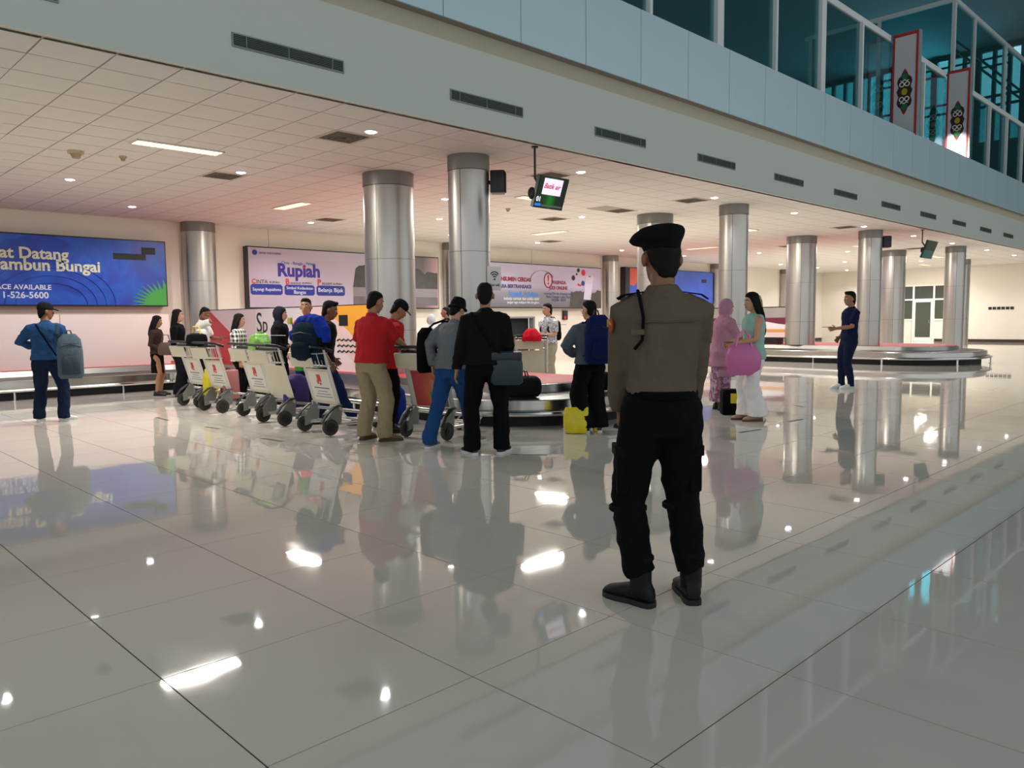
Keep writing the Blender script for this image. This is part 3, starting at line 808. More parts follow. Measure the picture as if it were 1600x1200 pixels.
prt('picture_headboard', mat('print_maroon', '#6b1f3d', 0.5), [(3.4, 0.85), (0.02, 0.85), (0.02, 0.62), (3.4, 0.62)], ab2)
prt('picture_pillow', mat('print_pillow', '#e6dfe0', 0.5), [(1.9, 0.62), (1.5, 0.72), (0.9, 0.72), (0.5, 0.65), (0.02, 0.6), (0.02, 0.5), (1.9, 0.5)], ab2, -0.006)
prt('picture_sheet', mat('print_sheet', '#e2cfcd', 0.5), [(3.4, 0.62), (0.02, 0.62), (0.02, 0.22), (3.4, 0.22)], ab2, -0.005)
prt('picture_blanket', mat('print_blanket', '#d99a5b', 0.5), [(3.4, 0.48), (0.02, 0.48), (0.02, 0.38), (3.4, 0.38)], ab2, -0.007)

# ------------------------------------------------------------------ long boards on the back wall
def board(label, x0, x1, z0, z1, y, face, name='billboard'):
    t = thing(name, label, 'billboard', (x0, y, z0), 0, 'long boards on the back wall')
    w, h = x1 - x0, z1 - z0; dp = YW - y
    box('casing', blackf, 0, w, 0.0, dp - 0.045, 0, h, t)
    o = box('print', face, 0.03, w - 0.03, -0.012, 0.0, 0.03, h - 0.03, t)
    return t, w, h
X_, Z_ = (1, 0, 0), (0, 0, 1)
blue = grad_mat('print_ultramarine', [(0.0, '#0d2f9a'), (0.35, '#1549bd'), (0.55, '#1a3fae'), (0.75, '#1c5cc9'), (1.0, '#2a45b2')], 0, 0, 9, 0.35, wave=True)
b1, w, h = board('blue welcome board with cream lettering and a green spiky leaf, far left', -1.4, 7.38, 1.78, 3.33, 19.3, blue)
cream = mat('print_cream', '#e6e6c0', 0.5); whitep = mat('print_white', '#e8edf5', 0.5)
def bx(x): return x + 1.4
text('Selamat Datang', cream, 0.3, (bx(5.27), -0.016, 1.02), X_, Z_, b1, width=0.95, ref='Datang', align='RIGHT', bold=0.008)
text('di Tambun Bungai', cream, 0.3, (bx(5.90), -0.016, 0.77), X_, Z_, b1, width=1.94, ref='ambun Bungai', align='RIGHT', bold=0.008)
text('SPACE AVAILABLE', whitep, 0.2, (bx(4.89), -0.016, 0.355), X_, Z_, b1, width=0.72, ref='AVAILABLE', align='RIGHT', bold=0.004)
text('0811-526-5600', whitep, 0.2, (bx(4.83), -0.016, 0.17), X_, Z_, b1, width=0.72, ref='526-5600', align='RIGHT', bold=0.004)
lm = mat('print_leaf', '#45a847', 0.5)
pts = []
for k in range(19):
    a = math.radians(95 + k * 85 / 18 * 1.0)
    r_ = 0.62 if k % 2 == 0 else 0.36
    pts.append((w - 0.03 + 0.0 + r_ * math.cos(a) * 1.35, r_ * math.sin(a) + 0.03))
pts = [(w - 0.03, 0.03)] + [(w - 0.03, 0.5)] + pts + [(w - 0.9, 0.03)]
MB().add([(x, -0.016, z) for x, z in pts], [tuple(range(len(pts)))]).build('leaf', lm, b1)
box('tape_patch', blk, bx(6.82), bx(7.13), -0.02, -0.012, 1.22, 1.38, b1)
box('tape_patch', blk, bx(6.19), bx(6.91), -0.018, -0.012, 1.08, 1.22, b1)
for k in range(4):
    aa = [(bx(4.9) + (1.3 - 0.2 * k) * math.cos(t_), -0.013, 0.03 + (0.95 - 0.16 * k) * math.sin(t_)) for t_ in [PI * i / 24 for i in range(25)]]
    MB().tube(aa, 0.02, 4, flat=0.12, ref=(0, 1, 0)).build('swirl', mat('print_swirl', '#1c6bd0', 0.5), b1)

lilac = grad_mat('print_lilac', [(0.0, '#b9a9b6'), (0.45, '#c3b4c4'), (0.62, '#b9abbb'), (0.7, '#77706f'), (0.9, '#6a6468'), (1.0, '#c9a2a4')], 0, 0, 6.4, 0.4)
b2, w, h = board('lilac currency board with three dark blue boxes, left of the thick column', 9.46, 15.85, 1.74, 3.36, 19.35, lilac)
navy = mat('print_navy', '#27308f', 0.5); rdt = mat('print_scarlet', '#cf2b2b', 0.5); vio = mat('print_violet', '#3d2a8f', 0.5)
zz = lambda z: z - 1.74
bxx = lambda x: x - 9.46
MB().tube([(bxx(9.67), -0.012, 1.46), (bxx(9.67), -0.02, 1.46)], 0.07, 16).build('emblem', navy, b2)
text('BANK INDONESIA', navy, 0.09, (bxx(9.8), -0.016, 1.43), X_, Z_, b2, width=0.62)
text('Cinta - Bangga - Paham', navy, 0.11, (bxx(10.42), -0.016, 1.19), X_, Z_, b2, width=1.02)
text('Rupiah', vio, 0.42, (bxx(10.31), -0.016, 0.87), X_, Z_, b2, width=1.27, bold=0.016)
MB().tube([(bxx(11.08), -0.016, 1.12), (bxx(11.08), -0.022, 1.12)], 0.035, 12).build('red_dot', rdt, b2)
for x0, x1, ini, rest, lines in ((9.52, 10.43, 'C', 'INTA', ['Sayangi Rupiahmu']), (10.49, 11.40, 'B', 'ANGGA', ['Simbol Kedaulatan', 'Bangsa']), (11.46, 12.37, 'P', 'AHAM', ['Belanja Bijak'])):
    MB().prism([(x0 - 9.46 + 0.05, 0.36), (x1 - 9.46 - 0.05, 0.36), (x1 - 9.46, 0.40), (x1 - 9.46, 0.59), (x1 - 9.46 - 0.05, 0.64), (x0 - 9.46 + 0.05, 0.64), (x0 - 9.46, 0.59), (x0 - 9.46, 0.40)], 0.012, 0.017).xf(Matrix(((1, 0, 0, 0), (0, 0, -1, 0), (0, 1, 0, 0), (0, 0, 0, 1)))).build('text_box', navy, b2)
    text(ini, rdt, 0.17, (x0 - 9.46 + 0.04, -0.016, 0.655), X_, Z_, b2, width=0.11, bold=0.005)
    text(rest, blk, 0.13, (x0 - 9.46 + 0.17, -0.016, 0.655), X_, Z_, b2, width=0.32)
    text('RUPIAH', blk, 0.06, (x0 - 9.46 + 0.54, -0.016, 0.665), X_, Z_, b2, width=0.28)
    for i, l_ in enumerate(lines):
        text(l_, whitep, 0.11, ((x0 + x1) / 2 - 9.46, -0.022, (0.465 if len(lines) == 1 else 0.52 - 0.12 * i)), X_, Z_, b2, width=0.8 if len(l_) > 8 else 0.36, align='CENTER')
def fprint(nm, m, pts, parent, off=-0.014):
    """flat printed shape on the face of a wall board: pts (x, z)"""
    n = len(pts)
    MB().add([(x, off, z) for x, z in pts] + [(x, -0.0121, z) for x, z in pts], [tuple(range(n)), tuple(range(2 * n - 1, n - 1, -1))] + [(k, (k + 1) % n, n + (k + 1) % n, n + k) for k in range(n)]).build(nm, m, parent)
rr_ = random.Random(3)
treem = mat('print_trees', '#4b4a45', 0.6, noise=0.35, nscale=6)
top_ = [(bxx(12.75) + 0.12 * k, 1.12 + 0.16 * rr_.random() + 0.08 * math.sin(k * .5)) for k in range(26)]
fprint('tree_print', treem, [(bxx(12.65), 0.62)] + top_ + [(6.33, 1.15), (6.33, 0.62)], b2)
fprint('water_print', mat('print_water', '#8d8489', 0.6, noise=.1, nscale=4), [(bxx(12.65), 0.36), (bxx(12.65), 0.62), (6.33, 0.62), (6.33, 0.36)], b2)
fprint('street_print', mat('print_pavement', '#6e686c', 0.6, noise=.25, nscale=5), [(bxx(12.65), 0.1), (bxx(12.65), 0.36), (6.33, 0.36), (6.33, 0.1)], b2)

b3g = grad_mat('print_warning', [(0.0, '#6d6a70'), (0.35, '#8f8a94'), (0.5, '#b5adc4'), (1.0, '#c9bfd6')], 2, 0, 1.55, 0.4)
b3, w, h = board('grey lilac gambling warning board with a phone picture, right of the slim column', 17.6, 24.0, 1.78, 3.34, 19.35, b3g)
def bb(x): return x - 17.6
maroon = mat('print_brick', '#8d3240', 0.5); dkb = mat('print_darkblue', '#26306f', 0.5); lb = mat('print_lightblue', '#4b86d8', 0.5)
text('KONSUMEN CERDAS', maroon, 0.24, (bb(20.05), -0.016, 0.93), X_, Z_, b3, width=1.34, ref='SUMEN CERDAS', align='RIGHT', bold=0.014)
text('CARA BERTRANSAKSI', dkb, 0.22, (bb(20.05), -0.016, 0.69), X_, Z_, b3, width=1.34, ref='A BERTRANSAKSI', align='RIGHT', bold=0.008)
text('Kenali', lb, 0.23, (bb(18.95), -0.016, 0.41), X_, Z_, b3, width=0.62, bold=0.01)
text('Adukan', lb, 0.23, (bb(20.40), -0.016, 0.41), X_, Z_, b3, width=0.72, align='RIGHT', bold=0.01)
MB().tube([(bb(19.62), -0.016, 0.38), (bb(19.70), -0.016, 0.6)], 0.02, 4, flat=.2, ref=(0, 1, 0)).build('slash_print', mat('print_dusty', '#b08a90', 0.5), b3)
for i, wd in enumerate((1.75, 1.6)):
    text('jangan ragu melapor bila dirugikan' if i else 'belanja cermat dan selalu teliti', whitep, 0.09, (bb(20.45), -0.016, 0.28 - 0.12 * i), X_, Z_, b3, width=wd, align='RIGHT')
rr = [(bb(20.94) + 0.21 * math.cos(a), -0.018, 1.0 + 0.26 * math.sin(a)) for a in [2 * PI * i / 24 for i in range(24)]]
MB().tube(rr, 0.022, 6, closed=True, ref=(0, 1, 0)).build('warning_ring', maroon, b3)
MB().ball((bb(20.94), -0.014, 1.0), .19, .003, .24, 20, 8).build('warning_disc', mat('print_rose', '#d9b7c2', 0.5), b3)
text('!', maroon, 0.46, (bb(20.94), -0.02, 0.86), X_, Z_, b3, align='CENTER', width=0.08, bold=0.01)
text('WASPADA', maroon, 0.21, (bb(21.10), -0.016, 0.88), X_, Z_, b3, width=0.82, bold=0.012)
text('JUDI ONLINE', maroon, 0.21, (bb(20.97), -0.016, 0.68), X_, Z_, b3, width=1.02, bold=0.012)
for i, (s_, wd) in enumerate((('Lindungi Diri dan Keluarga Anda', 1.55), ('Mulai Dengan Lebih Bijak', 1.35), ('sejak dini', 0.77))):
    text(s_, dkb, 0.09, (bb(21.5), -0.016, 0.49 - 0.12 * i), X_, Z_, b3, width=wd, align='CENTER')
arc = [(bb(20.0) + 0.62 + 0.62 * math.cos(PI - a), -0.015, 0.98 + 0.36 * math.sin(a)) for a in [PI * i / 16 for i in range(15)]]
MB().tube(arc, 0.03, 4, flat=0.1, ref=(0, 1, 0)).build('arrow_print', mat('print_dusty', '#b08a90', 0.5), b3)
tp_ = [(bb(22.2) + 0.11 * k, 0.52 + 0.13 * rr_.random() + .004 * k) for k in range(15)]
fprint('tree_print', treem, [(bb(22.1), 0.04)] + tp_ + [(6.36, 0.66), (6.36, 0.04)], b3)
fprint('phone_print', mat('print_phone', '#cdc6d6', 0.4), [(bb(22.92), 0.33), (bb(23.33), 0.31), (bb(23.5), 1.18), (bb(23.46), 1.23), (bb(23.08), 1.23), (bb(23.04), 1.2)], b3, -0.02)
fprint('phone_notch', blk, [(bb(23.22), 1.19), (bb(23.32), 1.19), (bb(23.33), 1.225), (bb(23.21), 1.225)], b3, -0.024)
for dx, dz, r_, mm_ in ((22.62, 1.42, .08, blk), (22.52, 1.27, .045, blk), (22.33, 1.13, .10, blk), (22.91, 1.34, .12, rdt), (22.88, .94, .10, dkb), (22.62, .88, .05, rdt), (22.72, .86, .05, rdt)):
    MB().tube([(bb(dx), -0.012, dz), (bb(dx), -0.021, dz)], r_, 8).build('chip_print', mm_, b3)
blue2 = grad_mat('print_cobalt', [(0.0, '#2b4ec0'), (0.5, '#2f5fd0'), (1.0, '#3350b8')], 0, 0, 7, 0.35, wave=True)
b4, w, h = board('blue board with an orange corner shape, partly hidden by the officer', 25.5, 32.2, 2.0, 3.45, 19.35, blue2)
box('side_band', blk, 0.02, 0.32, -0.014, -0.012, 0.03, h - 0.03, b4)
MB().prism([(0.33, h - 0.04), (1.1, h - 0.04), (0.95, h - 0.5), (0.6, h - 0.75), (0.33, h - 0.7)], 0.012, 0.016).xf(Matrix(((1, 0, 0, 0), (0, 0, -1, 0), (0, 1, 0, 0), (0, 0, 0, 1)))).build('orange_shape', mat('print_coral', '#d8593e', 0.5), b4)
MB().tube([(1.45, -0.012, h - 0.2), (1.45, -0.018, h - 0.2)], 0.2, 14).build('yellow_shape', yel, b4)
box('tape_patch', blk, 5.7, 6.1, -0.02, -0.012, 0.95, 1.1, b4)
# small red fitting and outlet on the walls
ph_ = thing('wall_telephone', 'small dark box on the back wall between the batik man and the grey hoodie person', 'wall box', (22.1, YW, 1.35))
box('case', blk, -0.12, 0.12, -0.08, 0, 0, 0.34, ph_, bevel=0.01); box('cover', rdt, -0.10, 0.02, -0.09, -0.081, 0.03, 0.14, ph_)
sw = thing('switch_row', 'row of six small dark switches on the far wall at the right', 'switches', (XR, 11.1, 1.62))
for k in range(6): box('switch', blk, -0.03, 0, -0.09 - 0.19 * k, 0.05 - 0.19 * k, 0, 0.13, sw)

# ------------------------------------------------------------------ hanging screens, loudspeakers, network sign
blackp = mat('black_plastic', '#17181a', 0.4); frm = mat('screen_bezel', '#12261f', 0.3)
def screen(x, y, zc, label, lit, rz=0.0, wd=0.62, hh=0.46):
    t = thing('hanging_screen', label, 'monitor', (x, y, zc), rz, 'flight screens hung from the ceiling')
    MB().tube([(-0.17, 0.16, 0.2), (-0.17, 0.16, ZC - zc)], 0.016, 8).tube([(-0.17, 0.16, ZC - zc - 0.02), (-0.17, 0.16, ZC - zc)], 0.05, 12).build('ceiling_rod', blackp, t)
    MB().ball((-0.30, 0.1, -0.02), .06, .06, .09, 10, 6).tube([(-0.17, 0.16, 0.22), (-0.17, 0.05, 0.05)], 0.02, 6).tube([(-0.3, 0.1, 0), (-0.1, 0.06, 0)], 0.02, 6).build('bracket', blackp, t)
    T = Matrix.Rotation(math.radians(20), 4, 'X')
    def slab(nm, m, a, b, c, d, y0, y1): return MB().box(a, b, y0, y1, c, d).xf(T).build(nm, m, t)
    slab('housing', frm, -wd / 2, wd / 2, -hh / 2, hh / 2, 0.0, 0.05)
    if lit:
        scr = grad_mat('screen_green', [(0, '#050d08'), (0.35, '#0b3d10'), (0.5, '#12701a'), (0.7, '#07240d'), (1, '#06120c')], 0, -0.31, 0.31, 0.3, emit=0.6)
        slab('display', scr, -wd / 2 + .015, wd / 2 - .015, -hh / 2 + .02, hh / 2 - .015, -0.003, 0)
        slab('airline_tile', mat('screen_white', '#e9dcf7', 0.3, emit=0.9), -0.2, 0.19, -0.03, 0.20, -0.006, -0.003)
        def st(b_, mm_, sz, px, pz, wid, sh=0.0):
            p = T @ Vector((px, -0.008, pz)); u = T.to_3x3() @ Vector((0, 0, 1))
            return text(b_, mm_, sz, p[:], X_, tuple(u), t, width=wid, shear=sh, depth=0.002, bold=0.002)
        st('Batik air', mat('screen_red', '#c4123f', 0.4, emit=0.4), 0.12, -0.185, 0.06, 0.35, 0.35)
        st('01', mat('screen_text', '#eef4ff', 0.4, emit=0.8), 0.09, -0.285, -0.135, 0.08)
        slab('caption_bar', mat('screen_blue', '#2f6fe0', 0.4, emit=0.8), -0.29, -0.17, -0.2, -0.165, -0.006, -0.003)
        slab('ticker', mat('screen_ticker', '#5c6a62', 0.4, emit=0.3), -0.16, 0.28, -0.2, -0.175, -0.006, -0.003)
    else:
        slab('display', mat('screen_teal', '#2c6a64', 0.15, emit=0.15), -wd / 2 + .015, wd / 2 - .015, -hh / 2 + .02, hh / 2 - .015, -0.003, 0)
        slab('display_dark', mat('screen_teal_dark', '#1c4038', 0.15), -wd / 2 + .02, wd / 2 - .02, -0.02, hh / 2 - .02, -0.006, -0.003)  # darker teal area over the upper half of the screen
    return t
screen(8.45, 7.73, 3.19, 'lit flight screen on a black ceiling rod, the nearer one showing carousel 01', True)
screen(24.75, 7.76, 3.27, 'dark teal flight screen on a black ceiling rod, the far one', False, 0.0, 0.85, 0.52)
def speaker(x, y, z, label, rz):
    t = thing('loudspeaker', label, 'loudspeaker', (x, y, z), rz, 'wall loudspeakers on the slim columns')
    box('cabinet', blackp, 0.02, 0.24, -0.10, 0.12, -0.17, 0.17, t, bevel=0.02)
    box('grille', mat('speaker_grille', '#0b0c0d', 0.9), 0.241, 0.25, -0.085, 0.105, -0.15, 0.15, t, bevel=0.003)
    MB().tube([(-0.16, 0, 0), (0.02, 0, 0)], 0.03, 8).build('bracket', blackp, t)
    return t
speaker(8.25, 8.82, 3.46, 'black loudspeaker on the slim column left of the lit screen', math.radians(-50))
speaker(23.88, 8.80, 3.52, 'black loudspeaker on the far slim column beside the dark screen', math.radians(-50))
ws = thing('network_sign', 'small white wireless network sign on the slim column', 'sign', (8.25, 8.745, 1.83), 0.0)
box('plate', mat('sign_white', '#d9d8d4', 0.5), -0.14, 0.14, -0.012, 0, 0, 0.36, ws, bevel=0.003)
for r_ in (0.035, 0.07, 0.105):
    MB().tube([(r_ * math.sin(a), -0.014, 0.175 + r_ * math.cos(a)) for a in np.linspace(-0.85, 0.85, 9)], 0.0095, 5, ref=(0, 1, 0)).build('wave', blk, ws)
MB().ball((0, -0.014, 0.165), .016, .006, .016, 10, 6).build('dot', blk, ws)
text('Free wifi', blk, 0.06, (0, -0.014, 0.06), X_, Z_, ws, width=0.2, align='CENTER')

# ------------------------------------------------------------------ baggage trolleys
talu = mat('trolley_metal', '#c9c8c2', 0.38, 0.6); tcream = mat('trolley_cream', '#d6cdb4', 0.55, noise=0.06, nscale=6)
tgrey = mat('trolley_grey', '#84857f', 0.45, 0.3); tyre = mat('tyre', '#3a3833', 0.8); tblk = mat('trolley_black', '#1a1a1b', 0.45)
signw = mat('sign_card', '#e4dfd3', 0.5)
def wheel_mesh():
    m = MB(); K = 20
    m.loft([(V(0, -.018, 0), V(.085, 0, 0), V(0, 0, .085)), (V(0, -.024, 0), V(.098, 0, 0), V(0, 0, .098)), (V(0, 0, 0), V(.104, 0, 0), V(0, 0, .104)), (V(0, .024, 0), V(.098, 0, 0), V(0, 0, .098)), (V(0, .018, 0), V(.085, 0, 0), V(0, 0, .085))], K)
    return m.mesh('wheel', tyre, True)
WM = wheel_mesh()
HM = MB().tube([(0, -.03, 0), (0, .03, 0)], .055, 14, ref=(1, 0, 0)).tube([(0, -.036, 0), (0, .036, 0)], .02, 8, ref=(1, 0, 0)).mesh('hub', tblk, True)
CM = MB().tube([(0, -.02, 0), (0, .02, 0)], .05, 14, ref=(1, 0, 0)).mesh('caster', tyre, True)
def trolley(x, y, rz, label, sign='logo'):
    t = thing('baggage_trolley', label, 'baggage trolley', (x, y, 0), rz, 'airport baggage trolleys')
    for s in (-1, 1):
        w_ = link('wheel', WM, t); w_.location = (0, s * .30, .104)
        h_ = link('hub', HM, w_)
        MB().tube([(0.16, s * .285, .30), (-.06, s * .285, 1.05)], (.032), 4, flat=0.55, ref=(0, 1, 0)).build('post', talu, t)
        MB().prism([(-.02, .08), (.17, .13), (.19, .33), (.10, .36), (-.02, .2)], -.016, .016).xf(Matrix.Translation((0, s * .262, 0)) @ Matrix(((1, 0, 0, 0), (0, 0, -1, 0), (0, 1, 0, 0), (0, 0, 0, 1)))).build('wheel_cheek', tgrey, t)
        MB().tube([(.16, s * .30, .36), (.07, s * .30, .345), (-.04, s * .30, .27), (-.115, s * .30, .17)], [(.03, .012)] * 4, 8, ref=(0, 1, 0)).build('fender', tblk, t)
        MB().tube([(0.05, s * .25, .13), (.85, s * .17, .10)], .022, 6).build('base_rail', talu, t)
        MB().tube([(0.16, s * .25, .30), (.92, s * .16, .17), (.85, s * .17, .10)], .018, 6).build('side_rail', talu, t)
        c_ = link('caster', CM, t); c_.location = (.80, s * .10, .05)
    for k in range(4):
        xx = .15 + .2 * k
        MB().tube([(xx, -.24 + .02 * k, .15 - .008 * k), (xx, .24 - .02 * k, .15 - .008 * k)], .013, 6).build('cross_bar', talu, t)
    def plate(nm, m, y0, y1, z0, z1, off=0.0, th=0.012):
        # plate in the plane of the leaning posts
        k = -0.22 / 0.75
        def px(z): return 0.16 + (z - .30) * k + off
        return MB().add([(px(z) + dx, y_, z) for dx in (0, th) for z in (z0, z1) for y_ in (y0, y1)], [(0, 1, 3, 2), (4, 6, 7, 5), (0, 4, 5, 1), (2, 3, 7, 6), (0, 2, 6, 4), (1, 5, 7, 3)]).build(nm, m, t)
    plate('sign_backing', tcream, -.255, .255, .36, .80)
    if sign == 'logo':
        plate('sign_card', signw, -.235, .235, .40, .77, -.004, .003)
        plate('sign_mark', rdt, -.035, .05, .64, .73, -.007, .003); plate('sign_mark', rdt, .03, .065, .61, .66, -.008, .003); plate('sign_mark', rdt, -.02, .015, .60, .63, -.007, .003)
        for i, (a, z_) in enumerate(((.17, .555), (.11, .515), (.15, .48), (.19, .445))):
            plate('sign_line', mat('sign_ink', '#5a5f78', 0.6), -a, a, z_, z_ + (.012 if i == 0 else .007), -.007, .003)
    elif sign == 'ad':
        plate('sign_card', grad_mat('print_sunset', [(0, '#1b6c7c'), (0.12, '#b8453f'), (0.5, '#c9743f'), (0.7, '#c24a4e'), (1, '#a8353f')], 1, -.25, .25, 0.4, wave=True), -.235, .235, .37, .79, -.004, .003)
        plate('sign_person', mat('print_teal', '#0f8f90', 0.5), -.16, .0, .37, .55, -.008, .003)
        plate('sign_person', mat('print_skin', '#c98f78', 0.5), -.11, -.05, .58, .66, -.009, .003)
        plate('sign_person', mat('print_scarf', '#cf7a6f', 0.5), -.135, -.025, .55, .69, -.007, .003)
    # basket
    plate('basket_panel', tcream, -.22, .30, .83, 1.0, -.16, .01)
    bk = MB()
    for zz_ in (.84, 1.0):
        k = 0.16 + (zz_ - .30) * (-0.22 / 0.75)
        bk.tube([(k - .15, -.29, zz_), (k + .02, -.29, zz_)], .008, 5).tube([(k - .15, .29, zz_), (k + .02, .29, zz_)], .008, 5).tube([(k - .15, -.29, zz_), (k - .15, .29, zz_)], .008, 5).tube([(k + .03, -.29, zz_), (k + .03, .29, zz_)], .008, 5)
    bk.build('basket_rim', talu, t)
    wires = MB()
    for k in range(8): wires.tube([(-.15, -.28 + .08 * k, 1.0), (-.10, -.28 + .08 * k, .84), (.03, -.28 + .08 * k, .84), (-.01, -.28 + .08 * k, 1.0)], .005, 4)
    wires.build('basket_wires', talu, t)
    MB().tube([(.05, -.30, 1.02), (-.1, -.31, 1.07), (-.21, -.27, 1.08), (-.22, 0, 1.08), (-.21, .27, 1.08), (-.1, .31, 1.07), (.05, .30, 1.02)], .019, 8).build('handle_bar', tblk, t, smooth=True)
    MB().tube([(-.06, -.29, 1.02), (-.06, .29, 1.02)], .024, 8).build('brake_bar', tblk, t, smooth=True)
    return t
trolley(5.22, 12.85, math.radians(2), 'trolley with red marked sign, leftmost, before the two women')
trolley(5.14, 11.82, math.radians(2), 'trolley with red marked sign carrying the pink suitcase')
trolley(5.20, 10.62, math.radians(0), 'trolley partly nested behind the one with the blank cream board')
trolley(5.06, 9.74, math.radians(0), 'trolley with a blank cream board in the middle of the row', 'blank')
trolley(4.99, 8.50, math.radians(0), 'trolley with red marked sign carrying the teal backpack')
trolley(5.63, 7.15, math.radians(14), 'trolley with a colourful picture sign in front of the red polo man', 'ad')
trolley(10.48, 10.12, math.radians(45), 'trolley carrying the red cloth bag, behind the carousel', 'blank')
trolley(11.25, 9.10, math.radians(45), 'trolley behind the batik shirt man, beyond the carousel', 'blank')

# ------------------------------------------------------------------ people
def rotz(a): c, s_ = math.cos(a), math.sin(a); return np.array([[c, -s_, 0], [s_, c, 0], [0, 0, 1]])
def roty(a): c, s_ = math.cos(a), math.sin(a); return np.array([[c, 0, s_], [0, 1, 0], [-s_, 0, c]])
def rotx(a): c, s_ = math.cos(a), math.sin(a); return np.array([[1, 0, 0], [0, c, -s_], [0, s_, c]])
BAKE = []
cltex = bpy.data.textures.new('folds', 'CLOUDS'); cltex.noise_scale = 0.11; cltex.noise_depth = 2
cltex2 = bpy.data.textures.new('hair_waves', 'CLOUDS'); cltex2.noise_scale = 0.035
def organic(mb, name, m, parent, voxel, smooth=4, disp=0.0, tex=None, **props):
    o = link(name, mb.mesh(name, m), parent, **props)
    r = o.modifiers.new('r', 'REMESH'); r.mode = 'VOXEL'; r.voxel_size = voxel; r.use_smooth_shade = True
    if smooth:
        s_ = o.modifiers.new('s', 'SMOOTH'); s_.iterations = smooth; s_.factor = 0.5
    if disp:
        d = o.modifiers.new('d', 'DISPLACE'); d.texture = tex or cltex; d.strength = disp; d.texture_coords = 'LOCAL'; d.mid_level = 0.5
    BAKE.append(o)
    return o
def ik(a, b, l1, l2, hint):
    d = b - a; L = np.linalg.norm(d); L2 = min(L, (l1 + l2) * 0.999)
    b2 = a + nrm(d) * L2
    x = (L2 * L2 + l1 * l1 - l2 * l2) / (2 * L2); h = math.sqrt(max(0, l1 * l1 - x * x))
    ax = nrm(d); hv = hint - ax * (hint @ ax); hv = nrm(hv)
    return a + ax * x + hv * h, b2
SKIN = {'light': '#c08f70', 'mid': '#a06f50', 'dark': '#7d5138'}
hairm = mat('black_hair', '#0d0b0b', 0.75, bump=0.4, bscale=90, spec=0.2)
eyem = mat('eye_dark', '#1a1210', 0.2); eyew = mat('eye_white', '#d9d2ca', 0.3); lipm = mat('lips', '#8f5248', 0.5)

